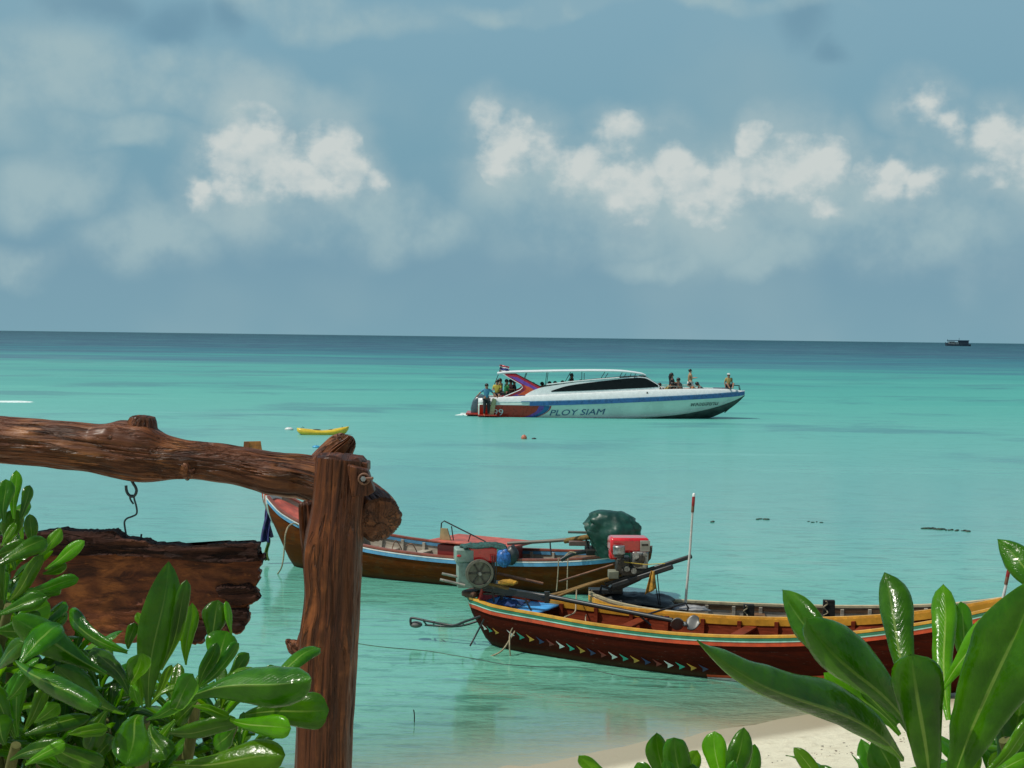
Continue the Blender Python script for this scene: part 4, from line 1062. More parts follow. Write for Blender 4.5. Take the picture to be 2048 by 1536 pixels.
# fender board hanging over the quarter
MB().prism([(*[L(986, 793)[0], -1.80], L(986, 793)[1]), (L(994, 796)[0], -1.80, L(994, 796)[1]), (L(988, 829)[0], -1.80, L(988, 829)[1]), (L(977, 828)[0], -1.80, L(977, 828)[1])], (0, .10, 0)).build('fender', mat('old_yellow_fender', (.42, .38, .20), .7, dirt=(.2, .15, .08), dirtf=.6), S, bevel=.03)
# bow rails and cleat
for sd in (1, -1):
    pts = [(x, -sd * (hs(x)[5] - .06), hs(x)[6] + .16) for x in (9.9, 10.6, 11.4, 12.0)]
    MB().tube([(pts[0][0], pts[0][1], pts[0][2] - .14)] + pts + [(pts[-1][0] + .1, pts[-1][1], pts[-1][2] - .14)], .02, 6).build('deck_rail', GALV, S, smooth=True)
    MB().tube([L3 for L3 in ((13.55, -sd * .40, 1.56), (13.6, -sd * .38, 1.78), (14.25, -sd * .16, 1.76), (14.3, -sd * .15, 1.50))], .022, 6).build('pulpit_rail', BLACK, S)
    MB().box((9.2, -sd * (uside(9.2, 1.3) + .01), 1.34), (.06, .04, .16)).build('vent', DKMET, S)
MB().box((13.35, -.05, 1.60), (.95, .5, .08)).build('bow_cushion', mat('grey_cushion', (.10, .13, .17), .7), S, bevel=.02)
MB().tube([(14.5, 0, 1.30), (14.1, 0, .84), (13.5, 0, .30)], .03, 6).build('stem_strip', BOTM, S)
# flag on its staff
fl = empty('boat_flag', S.location + Vector((1.42, -.2, 1.55))); tag(fl, 'small red, white and blue striped flag on a staff above the speedboat stern', 'flag')
MB().tube([(-.25, 0, .1), (.0, 0, .75), (.12, 0, 1.15)], .02, 6).build('flagstaff', BLACK, fl)
fx = Vector((.0, 0, .78))
for k, (m, z0, z1) in enumerate(((SCRM, 0, .07), (WHITE, .07, .14), (mat('flag_blue', (.03, .04, .2), .8), .14, .26), (WHITE, .26, .33), (SCRM, .33, .40))):
    mb = MB(); mb.grid(12, 2, lambda u, v: fx + Vector((.5 * u + .05 * v, .05 * math.sin(u * 9), z0 + (z1 - z0) * v - .12 * u)))
    mb.build('flag_band', m, fl, smooth=True, solid=.01, fixn=False)

# ================================================================ people
def skin_obj(name, joints, edges, m, parent, sub=2):
    me = bpy.data.meshes.new(name)
    keys = list(joints); me.from_pydata([tuple(joints[k][0]) for k in keys], [(keys.index(a), keys.index(b)) for a, b in edges], [])
    me.materials.append(m)
    o = bpy.data.objects.new(name, me); COL.objects.link(o); o.parent = parent
    md = o.modifiers.new('skin', 'SKIN'); md.use_smooth_shade = True
    sv = me.skin_vertices[0].data
    for i, k in enumerate(keys):
        r = joints[k][1]; r = r if hasattr(r, '__len__') else (r, r); sv[i].radius = r; sv[i].use_root = (i == 0)
    s_ = o.modifiers.new('sub', 'SUBSURF'); s_.levels = sub; s_.render_levels = sub
    return o
SKIN = mat('brown_skin', (.26, .13, .075), .55, var=.05); SKIN2 = mat('light_skin', (.45, .27, .18), .55, var=.05)
HAIR = mat('black_hair', (.012, .010, .009), .5, var=.3, nscale=30)
def cloth_m(name, c): return mat('cloth_' + name, c, .85, var=.18, nscale=9, bump=.4)
def person(px, py, Y, label, shirt, trousers, pose='sit', face=0.0, skin=None, hat=None, lean=0.0, long_hair=False, scale=1.0, arms='down', z=None):
    """px, py: where the pelvis is"""
    skin = skin or SKIN
    base = at(px, py, Y)
    r = empty('person', base, face); r.scale = (scale,) * 3
    tag(r, label, 'person', 'people aboard the speedboat')
    V = Vector
    J = {}
    up = V((math.sin(lean), 0, math.cos(lean)))
    hip = V((0, 0, 0))
    J['pelvis'] = (hip, (.15, .11)); J['waist'] = (hip + up * .16, (.125, .09)); J['chest'] = (hip + up * .36, (.155, .105)); J['neck'] = (hip + up * .52, .055)
    J['head'] = (hip + up * .64 + V((.015, 0, 0)), (.085, .095)); J['crown'] = (hip + up * .75, (.075, .08))
    for s in (-1, 1):
        q = str(s)
        J['sh' + q] = (hip + up * .46 + V((0, s * .17, 0)), .052)
        if arms == 'down':
            J['el' + q] = (J['sh' + q][0] + V((-.02, s * .07, -.27)), .04); J['wr' + q] = (J['el' + q][0] + V((.10, -.01 * s, -.21)), .028)
        elif arms == 'fwd':
            J['el' + q] = (J['sh' + q][0] + V((.10, s * .05, -.22)), .04); J['wr' + q] = (J['el' + q][0] + V((.22, -.05 * s, .02)), .028)
        elif arms == 'out':
            J['el' + q] = (J['sh' + q][0] + V((.05 * s, s * .20, -.20)), .04); J['wr' + q] = (J['el' + q][0] + V((.05 + .1 * s, .12 * s, -.16)), .028)
        J['ha' + q] = (J['wr' + q][0] + (J['wr' + q][0] - J['el' + q][0]).normalized() * .10, (.04, .02))
        if pose == 'stand':
            J['th' + q] = (V((0, s * .09, -.06)), .095); J['kn' + q] = (V((.02, s * .11, -.46)), .062); J['an' + q] = (V((0, s * .12, -.86)), .042); J['ft' + q] = (V((.16, s * .14, -.90)), (.045, .03))
        elif pose == 'sit':
            J['th' + q] = (V((.06, s * .10, -.01)), .095); J['kn' + q] = (V((.44, s * .12, .0)), .065); J['an' + q] = (V((.46, s * .12, -.40)), .042); J['ft' + q] = (V((.60, s * .13, -.44)), (.045, .03))
        elif pose == 'floor':
            J['th' + q] = (V((.06, s * .10, -.01)), .095); J['kn' + q] = (V((.36, s * .22, .18)), .065); J['an' + q] = (V((.52, s * .10, -.10)), .042); J['ft' + q] = (V((.64, s * .10, -.12)), (.045, .03))
        elif pose == 'kneel':
            J['th' + q] = (V((.02, s * .10, -.06)), .10); J['kn' + q] = (V((.22, s * .13, -.38)), .068); J['an' + q] = (V((-.16, s * .13, -.42)), .042); J['ft' + q] = (V((-.30, s * .13, -.42)), (.045, .03))
    E_ = [('pelvis', 'waist'), ('waist', 'chest'), ('chest', 'neck'), ('neck', 'head'), ('head', 'crown')]
    for s in ('-1', '1'):
        E_ += [('chest', 'sh' + s), ('sh' + s, 'el' + s), ('el' + s, 'wr' + s), ('wr' + s, 'ha' + s), ('pelvis', 'th' + s), ('th' + s, 'kn' + s), ('kn' + s, 'an' + s), ('an' + s, 'ft' + s)]
    skin_obj('body', J, E_, skin, r)
    h = J['head'][0]
    MB().ball(h + V((.095, 0, -.005)), (.02, .016, .02), 8, 6).build('nose', skin, r, smooth=True)
    for s in (-1, 1): MB().ball(h + V((.082, s * .035, .025)), (.012, .014, .010), 8, 6).build('eye', HAIR, r, smooth=True)
    MB().ball(h + V((-.022, 0, .055)), (.108, .102, .10), 14, 10).build('hair', HAIR, r, smooth=True)
    if long_hair:
        MB().tube([h + V((-.06, 0, .06)), h + V((-.11, 0, -.08)), h + V((-.11, 0, -.30))], [.09, .085, .04], 10).build('long_hair', HAIR, r, smooth=True)
    if hat:
        MB().ball(h + V((-.01, 0, .09)), (.115, .108, .075), 14, 8).build('cap', hat, r, smooth=True)
        MB().prism([h + V((.08, -.06, .085)), h + V((.19, -.04, .075)), h + V((.19, .04, .075)), h + V((.08, .06, .085))], (0, 0, .012)).build('cap_peak', hat, r)
    if shirt:
        K = {'a': (J['pelvis'][0] + up * .0, (.165, .125)), 'b': (J['waist'][0], (.15, .112)), 'c': (J['chest'][0], (.175, .125)), 'd': (hip + up * .47, (.10, .09))}
        EE = [('a', 'b'), ('b', 'c'), ('c', 'd')]
        for s in ('-1', '1'):
            K['s' + s] = (J['sh' + s][0], .07); K['e' + s] = (J['sh' + s][0].lerp(J['el' + s][0], .72), .058); EE += [('c', 's' + s), ('s' + s, 'e' + s)]
        skin_obj('shirt', K, EE, shirt, r)
    if trousers:
        K = {'a': (J['pelvis'][0] + V((0, 0, .03)), (.165, .125))}; EE = []
        for s in ('-1', '1'):
            K['t' + s] = (J['th' + s][0], .112); K['k' + s] = (J['kn' + s][0], .08); EE += [('a', 't' + s), ('t' + s, 'k' + s)]
            if pose == 'stand': K['n' + s] = (J['kn' + s][0].lerp(J['an' + s][0], .85), .065); EE += [('k' + s, 'n' + s)]
        skin_obj('trousers', K, EE, trousers, r)
    return r
TEALS = cloth_m('blue', (.06, .22, .34)); YELS = cloth_m('yellow', (.42, .34, .05)); GRNS = cloth_m('green', (.03, .20, .06)); WHTS = cloth_m('white', (.55, .56, .54)); DRK = cloth_m('dark', (.02, .022, .026)); TANS = cloth_m('tan', (.30, .20, .10)); MUST = cloth_m('mustard', (.34, .25, .08)); PNK = cloth_m('pink', (.34, .13, .13))
YP = YS - 1.45
H2 = math.pi / 2
MB().box((.85, -1.78, .10), (1.0, .5, .06)).build('side_step', SRED, S, bevel=.01)
person(973, 797, YS - 1.86, 'man in a blue shirt and black trousers standing on the speedboat stern', TEALS, DRK, 'stand', -H2 * .8, arms='out')
person(994, 789, YS - .9, 'person in a yellow shirt sitting beside the man in blue at the stern', YELS, DRK, 'sit', -H2, arms='fwd')
person(1000, 786, YS - .2, 'dark haired person in brown sitting behind the person in yellow', TANS, DRK, 'sit', -.4)
person(1013, 788, YS - .9, 'person in a green shirt sitting under the speedboat wing pillar', GRNS, DRK, 'sit', .3, arms='fwd')
person(1021, 788, YS - .4, 'person in a pink top sitting just right of the person in green', PNK, DRK, 'sit', .5)
person(1028, 789, YS - .5, 'dark clothed person sitting nearest the inner corner of the wing pillar', DRK, DRK, 'sit', .2)
person(1143, 776, YS + .2, 'person in dark clothes standing up under the canopy, above the dark window', DRK, DRK, 'stand', -.3, arms='down')
for i, px in enumerate((1066, 1084, 1099, 1110, 1125, 1161)):
    person(px, 794 - (px - 1066) * .06, YS + (.45 if i % 2 else -.15), ['person low in the cabin close behind the wing pillar', 'seated passenger second behind the wing pillar', 'seated passenger just left of the dark window start', 'seated passenger above the front point of the dark window', 'seated passenger directly left of the standing dark figure', 'seated passenger right of the standing dark figure'][i], [DRK, TANS, DRK, GRNS, DRK, DRK][i], DRK, 'sit', .1 * i)
person(1327, 784, YS - .6, 'person in a mustard top crouching low in front of the dark windscreen', MUST, DRK, 'floor', 2.6, lean=-.9, arms='fwd')
person(1343, 775, YS - .5, 'long haired person in black sitting up on the foredeck', DRK, DRK, 'floor', .2, arms='fwd', long_hair=True)
person(1336, 788, YS - .2, 'person in white bending low beside the long haired one in black', WHTS, WHTS, 'floor', 3.0, lean=.8, skin=SKIN2)
person(1363, 784, YS - .8, 'person in dark clothes sitting low beside the kneeling person in white', DRK, DRK, 'floor', -2.9, lean=.3)
person(1380, 764, YS - .4, 'person in white trousers kneeling highest on the foredeck', TANS, WHTS, 'kneel', .1, arms='fwd', skin=SKIN2, scale=.88)
person(1398, 785, YS - .6, 'person in orange brown lying back on the foredeck', cloth_m('orange', (.36, .16, .07)), DRK, 'floor', 3.1, lean=.95, skin=SKIN2)
person(1411, 786, YS - .5, 'dark haired person in grey lying next to the one in orange brown', cloth_m('grey', (.16, .16, .16)), DRK, 'floor', .1, lean=-.8)
person(1457, 772, YS - .1, 'man in a white cap and mustard shirt sitting alone on the bow', MUST, DRK, 'floor', -H2 * .9, hat=WHTS, scale=.86)

# ================================================================ small craft and floats
kp = water_at(644, 869); kk = empty('kayak', (kp.x, kp.y, 0), math.radians(12)); tag(kk, 'bright yellow kayak floating empty beyond the log', 'kayak')
KY = mat('kayak_yellow', (.62, .44, .02), .35, coat=.3, var=.08, dirt=(.4, .3, .05), dirtf=.3)
kr = [(-1.05, .03, .16), (-.95, .18, .04), (-.6, .30, -.06), (0, .36, -.08), (.6, .30, -.06), (1.0, .14, .06), (1.12, .02, .24)]
mb = MB(); rings = []
for i in range(41):
    x = -1.05 + 2.17 * i / 40; y, z = interp(kr, x); zt = .24 + .05 * (x / 1.1) ** 2 + .05 * max(0, x)
    r = []
    for k in range(20):
        a = 2 * math.pi * k / 20; c_, s_ = math.cos(a), math.sin(a)
        r.append(Vector((x, y * (abs(c_) ** .7) * (1 if c_ > 0 else -1), (z + zt) / 2 + (zt - z) / 2 * (abs(s_) ** .8) * (1 if s_ > 0 else -1) * (1 if s_ < 0 else (1 - .35 * math.exp(-((x - .1) / .55) ** 2))))))
    rings.append(r)
mb.loft(rings).build('kayak_hull', KY, kk, smooth=True)
for x in (-.25, .45): MB().ball((x, 0, .20), (.20, .20, .03), 16, 6).build('seat_well', mat('dark_seat', (.05, .05, .03), .6), kk, smooth=True)
for x in (-.8, .85): MB().tube([(x - .06, 0, .27), (x, 0, .33), (x + .06, 0, .27)], .012, 6).build('carry_handle', BLACK, kk)
def floaty(px, py, r, m, label, name='buoy', sq=.7, ring=True):
    p = water_at(px, py); e = empty(name, (p.x, p.y, 0)); tag(e, label, 'float')
    MB().ball((0, 0, r[2] * .35), r, 16, 10, lambda d: .03 * noise.noise(d * 3)).build('float_body', m, e, smooth=True)
    if ring: MB().tube([(0, 0, r[2] * 1.2), (r[0] * .15, 0, r[2] * 1.5), (r[0] * .3, 0, r[2] * 1.2)], r[0] * .06, 6).build('eye_loop', BLACK, e)
floaty(578, 860, (.19, .13, .09), WHITE, 'small off white float to the left of the yellow kayak')
floaty(632, 895, (.14, .12, .06), mat('buoy_blue', (.04, .30, .52), .4), 'small bright blue float between the kayak and the log')
floaty(1048, 878, (.12, .12, .13), mat('buoy_salmon', (.45, .14, .08), .5), 'salmon pink round buoy below the speedboat stern')
floaty(1068, 878, (.10, .07, .04), BLACK, 'tiny dark float just right of the salmon pink buoy')
ob = empty('marker_board', water_at(505, 906)); tag(ob, 'orange marker board with a darker left part sticking up from the water behind the log', 'marker')
MB().prism([(-.33, 0, -.1), (.36, 0, -.1), (.28, 0, .42), (-.30, 0, .40)], (0, .05, 0)).build('board', mat('marker_orange', (.40, .12, .015), .5, var=.2), ob)
MB().prism([(-.34, -.01, -.1), (-.10, -.01, -.1), (-.12, -.01, .40), (-.30, -.01, .40)], (0, -.02, 0)).build('board_edge', mat('marker_brown', (.24, .06, .01), .6), ob)
# weed and driftwood flecks
def weed(px0, py0, px1, py1, label, n=14, r=.05, seed=1):
    mb = MB(); rr = random.Random(seed)
    for i in range(n):
        t = (i + rr.random() * .6) / n; p = water_at(px0 + (px1 - px0) * t, py0 + (py1 - py0) * t + rr.uniform(-1, 1) * .8)
        mb.ball(p + Vector((0, 0, .01)), (r * rr.uniform(.7, 2.4), r * rr.uniform(.6, 1.4), r * rr.uniform(.25, .8)), 8, 5, lambda d: .25 * noise.noise(d * 2 + Vector((i, 0, 0))))
    tag(mb.build('seaweed_clump', mat('wet_seaweed', (.02, .035, .02), .5, var=.4)), label, 'seaweed')
weed(1849, 1057, 1885, 1059, 'dark seaweed clump floating to the right of the poles, thickest of the drift line', 11, .045, 1)
weed(1888, 1060, 1942, 1063, 'thin straggle of seaweed trailing right of the thick dark clump', 8, .03, 2)
weed(1514, 1039, 1540, 1039, 'short dark seaweed fleck floating right of the tall pole', 4, .03, 3)
weed(1616, 1044, 1646, 1045, 'faint flat seaweed fleck midway between pole and thick clump', 4, .025, 4)
weed(1424, 1044, 1427, 1044, 'single dark seaweed dot close to the right of the tall pole', 2, .025, 5)

# distant fishing boat
Dp = at(1916, 691.5, 1750); T = empty('fishing_trawler', (Dp.x, Dp.y, 0)); tag(T, 'dark fishing trawler far off on the horizon at the right', 'ship')
TD = mat('trawler_dark', (.02, .04, .06), .6); TW = mat('trawler_white', (.36, .36, .33), .6); TB = mat('trawler_blue', (.02, .07, .12), .6)
k = 1750 / F
mb = MB(); rr = []
for x, y, zb, zt in ((-26, .3, 3.0, 4.6), (-24, 2.0, -.5, 3.9), (-15, 3.2, -1, 2.4), (5, 3.4, -1, 2.0), (20, 3.0, -1, 2.2), (25, 1.5, .4, 2.6)):
    rr.append([Vector((x * k, -y, zb)), Vector((x * k, -y * 1.1, zt)), Vector((x * k, y * 1.1, zt)), Vector((x * k, y, zb))])
mb.loft(rr).build('hull', TD, T)
MB().box((-13 * k, 0, 3.9), (11 * k, 4.4, 3.6)).build('wheelhouse', TW, T, bevel=.1)
MB().box((-3 * k, 0, 3.6), (7 * k, 4, 2.8)).build('cabin', TW, T)
MB().box((10.5 * k, 0, 4.4), (19 * k, 5, 4.6)).build('net_house', TD, T)
MB().box((0 * k, 0, 6.8), (42 * k, 5.6, .9)).build('awning', TB, T)
for x, z in ((-21, 8.4), (2, 10.0)): MB().tube([(x * k, 0, 1.5), (x * k, 0, z)], .22, 6).build('mast', TD, T)
for x in (-16, -13, -10): MB().box((x * k, -2.25, 4.2), (.9, .12, .9)).build('window', DGLASS, T)
# foam the idling engines leave at the stern
mb = MB()
for i in range(12):
    p = water_at(942 - abs(rnd.gauss(0, 1)) * 30, 829 + rnd.uniform(-2.5, 2.5)); mb.ball(p, (rnd.uniform(.08, .3), rnd.uniform(.08, .2), rnd.uniform(.02, .05)), 7, 4)
tag(mb.build('wake_foam', mat('foam_white', (.62, .72, .70), .9)), kind='stuff')
mb = MB()
for i in range(16):
    p = water_at(2 + 40 * rnd.random(), 804 + rnd.uniform(-.7, .7)); mb.ball(p, (rnd.uniform(.4, 1.2), .25, .06), 7, 4)
tag(mb.build('breaking_foam', MATS['foam_white']), kind='stuff')
# ================================================================ timber sign frame in front
def bark(name, dark, mid, light, rough=.42, coat=.35, gs=1.0, bumpd=.006, axis=2, stv=.09, con=.0, ckf=.6):
    m, nt, out = newmat(name); p = nt.new('ShaderNodeBsdfPrincipled')
    at_ = nt.new('ShaderNodeAttribute'); at_.attribute_name = 'grain'
    st = [1, 1, 1]; st[axis] = stv
    v = nt.vmath('MULTIPLY', at_.outputs['Vector'], tuple(st))
    n1 = nt.noise(v, 34 * gs, 7, .68, .6); n2 = nt.noise(v, 110 * gs, 5, .7); n3 = nt.noise(at_.outputs['Vector'], 7 * gs, 5, .6); n4 = nt.noise(v, 16 * gs, 5, .6, 1.2)
    c = nt.mix(nt.smooth(n1, .32 - con, .66 + con), (*dark, 1), (*mid, 1))
    c = nt.mix(nt.math('MULTIPLY', nt.smooth(n3, .45, .72), nt.smooth(n1, .35, .65)), c, (*light, 1))
    crack = nt.smooth(n4, .455, .50); crack2 = nt.smooth(n4, .55, .505)
    ck = nt.math('MULTIPLY', crack, crack2)
    c = nt.mix(nt.math('MULTIPLY', nt.math('MULTIPLY', ck, nt.smooth(n3, .4, .6)), ckf), c, (.006, .003, .002, 1))
    c = nt.mix(nt.math('MULTIPLY', nt.smooth(n2, .60, .74), .35), c, (*[min(1, q * 1.5) for q in light], 1))
    nt.set(p.inputs['Base Color'], c); nt.set(p.inputs['Roughness'], nt.smooth(n1, .3, .7, rough + .15, rough - .05))
    p.inputs['Coat Weight'].default_value = coat; p.inputs['Coat Roughness'].default_value = .28; p.inputs['Specular IOR Level'].default_value = .3
    h = nt.math('SUBTRACT', nt.math('ADD', n1, nt.math('MULTIPLY', n2, .35)), nt.math('MULTIPLY', ck, 2 * ckf))
    nt.set(p.inputs['Normal'], nt.bump(h, .9, bumpd)); nt.l.new(p.outputs[0], out.inputs[0]); return m
M_LOG = bark('varnished_log', (.055, .014, .003), (.165, .048, .010), (.31, .115, .028), bumpd=.007, coat=.12, con=.08)
M_POST = bark('varnished_post', (.042, .010, .002), (.125, .033, .006), (.27, .082, .019), bumpd=.005, coat=.10, gs=1.6, stv=.045, con=.05)
M_BOARD = bark('sign_slab_wood', (.035, .008, .002), (.17, .040, .007), (.38, .12, .024), coat=.05, gs=.8, axis=0, rough=.6, stv=.35, con=.06, ckf=.08, bumpd=.006)
M_BARK = bark('dark_bark', (.02, .006, .003), (.06, .018, .009), (.12, .045, .022), coat=.0, rough=.8, gs=.9, axis=0, bumpd=.012)
FR = empty('sign_frame', (at(655, 1300, 4.0).x, 4.0, ground_z(at(655, 1300, 4.0).x, 4.0)))
tag(FR, 'rough varnished timber post and log beam that the weathered sign hangs from', 'sign frame')

def log(name, rows, m, seg=260, n=96, sq=0.0, groove=.0035, lump=.010, seed=0, bumps=(), capend=True):
    """rows: world points with radius (x, y, z, rx, ry); bumps: (t, angle, height, length, width)"""
    pts = sm(rows, max(2, seg // (len(rows) - 1))); rings = []; N_ = len(pts); prev = None; gr = []
    P = [Vector(p[:3]) for p in pts]; s = 0
    for i, p in enumerate(P):
        t = (P[min(i + 1, N_ - 1)] - P[max(i - 1, 0)]).normalized()
        if prev is None:
            a = Vector((0, -1, 0)); x = (a - t * a.dot(t)).normalized()
        else: x = (prev - t * prev.dot(t)).normalized()
        prev = x; y = t.cross(x); ring = []
        if i: s += (P[i] - P[i - 1]).length
        for k in range(n):
            th = 2 * math.pi * k / n; c_, s_ = math.cos(th), math.sin(th)
            e = 1 - sq * (1 - max(abs(c_), abs(s_))) * 0 + sq * (1 / max(abs(c_), abs(s_)) - 1)
            q = Vector((c_ * 1.6, s_ * 1.6, s * 2.2 + seed))
            dr = lump * noise.noise(Vector((c_ * .9, s_ * .9, s * 5 + seed))) + lump * .8 * noise.noise(Vector((c_ * 2.2, s_ * 2.2, s * 11 + seed + 7)))
            g1 = noise.noise(Vector((c_ * 7, s_ * 7, s * 3.5 + seed + 3))); g2 = noise.noise(Vector((c_ * 15, s_ * 15, s * 8 + seed)))
            dr += -groove * (1 - min(1, abs(g1) * 5)) * 1.6 + groove * .6 * g2
            for (bt, ba, bh, bl, bw) in bumps:
                da = (th - ba + math.pi) % (2 * math.pi) - math.pi
                w_ = math.exp(-((s - bt) / bl) ** 4) * math.exp(-(da / bw) ** 4)
                dr += bh * w_ * (1 + .25 * noise.noise(Vector((th * 3, s * 25, seed))))
            rx, ry = pts[i][3], pts[i][4]
            ring.append(p + x * c_ * (rx * e + dr) + y * s_ * (ry * e + dr)); gr.append((c_ * rx, s_ * ry, s + seed))
        rings.append(ring)
    # rough cut ends
    for end in (0, -1):
        ring = rings[end]; c0 = sum(ring, Vector()) / n; t = (P[end] - P[1 if end == 0 else -2]).normalized()
        for f_ in ((.85, .006), (.45, .010), (.02, .012)):
            nr = [c0 + (q - c0) * f_[0] + t * (f_[1] + .010 * noise.noise(q * 28 + Vector((seed, 0, 0))) * f_[0]) for q in ring]
            g_ = [((q - c0).x * f_[0], (q - c0).z * f_[0], 9 + seed) for q in ring]
            if end == 0: rings = [nr] + rings; gr = g_ + gr
            else: rings = rings + [nr]; gr = gr + g_
    mb = MB(); mb.loft(rings)
    me_o = mb.build(name, m, FR, world=True, smooth=True, fixn=False)
    a = me_o.data.attributes.new('grain', 'FLOAT_VECTOR', 'POINT'); a.data.foreach_set('vector', [q for g_ in gr for q in g_])
    bm = bmesh.new(); bm.from_mesh(me_o.data); bmesh.ops.recalc_face_normals(bm, faces=bm.faces); bm.to_mesh(me_o.data); bm.free(); me_o.data.shade_smooth()
    return me_o
def row(px, py, rpx, Y, ry=None):
    p = at(px, py, Y); r = rpx * Y / F; return (p.x, p.y, p.z, (ry or rpx) * Y / F, r)
BY = 4.14
# in log(): x axis of the ring points to the camera (rx is depth radius), y axis is up/down in the picture (ry)
beam = [row(-900, 800, 50, BY), row(-500, 840, 52, BY), row(-200, 862, 50, BY), row(0, 880, 46, BY), row(110, 889, 48, BY), row(210, 900, 50, BY), row(290, 910, 52, BY), row(360, 918, 41, BY), row(450, 928, 39, BY), row(540, 943, 43, BY), row(620, 956, 44, BY), row(690, 985, 48, BY - .02), row(738, 1020, 50, BY - .08), row(758, 1038, 47, BY - .14)]
bpx = F / BY
log('beam_log', beam, M_LOG, seg=330, n=110, lump=.006, groove=.0022, seed=2.0, bumps=[(1.700, -math.pi / 2 + .1, .020, .075, 1.0), (1.845, .35, .010, .045, .9), (1.62, -.75, .009, .03, .35), (2.14, .5, .008, .05, 1.2)])
# sawn-off branch stubs on the beam
log('branch_stub', [row(284, 900, 44, BY), row(284, 872, 36, BY), row(284, 855, 31, BY), row(285, 845, 28, BY), row(286, 838, 25, BY)], M_LOG, seg=40, n=60, lump=.006, seed=5, groove=.003)
log('branch_stub', [row(640, 945, 40, BY + .02), row(662, 915, 30, BY), row(682, 895, 27, BY - .02), row(697, 882, 19, BY - .03), row(700, 879, 13, BY - .03)], M_LOG, seg=50, n=60, lump=.004, seed=8, groove=.003)
log('knot', [row(372, 935, 26, BY - .02), row(378, 940, 20, BY - .045), row(382, 944, 9, BY - .055)], M_LOG, seg=20, n=40, lump=.004, seed=6)
log('knot', [row(222, 880, 16, BY - .04), row(222, 878, 9, BY - .062)], M_LOG, seg=16, n=36, lump=.003, seed=12)
# post
PY = 3.98
FRZ = FR.location.z
gz = at(650, 1536, PY)
post = [row(684, 916, 51, PY), row(676, 1010, 52, PY), row(667, 1100, 59, PY), row(665, 1200, 56, PY), row(657, 1290, 60, PY), row(652, 1400, 58, PY), row(647, 1536, 57, PY)]
last = post[-1]; post.append((last[0] - .01, last[1], FRZ - .25, last[3], last[4]))
log('post', post, M_POST, seg=330, n=110, sq=.42, lump=.003, groove=.0018, seed=11)
log('post_side_slab', [row(614, 1009, 16, PY + .03), row(618, 1060, 18, PY + .03), row(625, 1130, 18, PY + .03), row(632, 1200, 16, PY + .03), row(628, 1250, 22, PY + .02), row(622, 1300, 30, PY + .02), row(630, 1380, 24, PY + .02), row(640, 1460, 12, PY + .03)], M_POST, seg=150, n=48, sq=.3, lump=.003, seed=17)
log('knot', [row(606, 1296, 22, PY + .02), row(592, 1294, 17, PY + .02), row(583, 1288, 12, PY + .02), row(578, 1284, 7, PY + .02)], M_LOG, seg=24, n=40, lump=.003, seed=19)
log('post', [row(-905, 830, 52, PY), (*at(-905, 1200, PY), .085, .085), (at(-905, 1500, PY).x, PY, ground_z(at(-905, 1500, PY).x, PY) - .2, .085, .085)], M_POST, seg=60, n=48, sq=.42, seed=23)
# bracket plate and bolt
def frame_prism(name, pts, Y, dep, m, bevel=.004):
    o = MB().prism([at(x, y, Y) for x, y in pts], (0, dep, 0)).build(name, m, FR, world=True, bevel=bevel)
    g_ = o.data.attributes.new('grain', 'FLOAT_VECTOR', 'POINT'); g_.data.foreach_set('vector', [c for v in o.data.vertices for c in v.co])
    return o
frame_prism('bracket_plate', [(694, 929), (734, 940), (749, 984), (735, 992), (703, 994)], PY - .095, .05, M_POST)
frame_prism('bracket_plate', [(700, 921), (735, 926), (735, 945), (700, 942)], PY - .05, .09, M_POST)
bc = at(728, 958, PY - .10)
MB().tube([bc + Vector((math.cos(a) * .014, 0, math.sin(a) * .014)) for a in [i * math.pi / 8 for i in range(17)]], .0035, 8).build('washer', RUST, FR, world=True, smooth=True)
MB().tube([bc + Vector((-.004, .01, 0)), bc + Vector((.0, -.02, .002))], .0075, 6).build('bolt', STEEL, FR, world=True)
MB().tube([bc + Vector((.0, -.006, .001)), bc + Vector((.026, -.014, .004))], .004, 8).build('bolt_shank', RUST, FR, world=True, smooth=True)

# ---------------------------------------------------------------- sign slab on its hook
SY = 4.14
HK = mat('galvanised_hook', (.035, .05, .055), .45, metal=.6)
sg = empty('hanging_sign', at(262, 1090, SY)); tag(sg, 'weathered live-edge wooden sign slab hanging below the log beam, half hidden by leaves', 'sign')
out_px = [(-70, 1090), (-20, 1078), (30, 1072), (78, 1067), (100, 1063), (120, 1061), (150, 1066), (170, 1064), (195, 1067), (208, 1064), (225, 1064), (235, 1072), (244, 1079), (270, 1083), (290, 1084), (300, 1091), (330, 1093), (352, 1091), (375, 1097), (392, 1101), (408, 1094), (425, 1092), (445, 1091), (455, 1089), (470, 1091), (495, 1089), (514, 1091),
          (511, 1098), (515, 1106), (509, 1110), (519, 1112), (527, 1109), (526, 1118), (518, 1125), (521, 1133), (514, 1138), (519, 1145), (515, 1152), (518, 1160), (511, 1168), (504, 1172), (510, 1179), (516, 1186), (513, 1192), (518, 1198), (511, 1204), (500, 1210), (486, 1212), (470, 1213), (462, 1216), (472, 1218), (488, 1214), (495, 1217), (494, 1226), (498, 1234), (494, 1246), (486, 1256), (484, 1265), (474, 1271), (462, 1266), (452, 1268),
          (440, 1258), (428, 1254), (412, 1258), (402, 1256), (394, 1262), (396, 1276), (405, 1281), (404, 1289), (390, 1290), (360, 1282), (330, 1288), (290, 1284), (250, 1289), (210, 1286), (180, 1292), (150, 1294), (90, 1288), (20, 1296), (-70, 1290)]
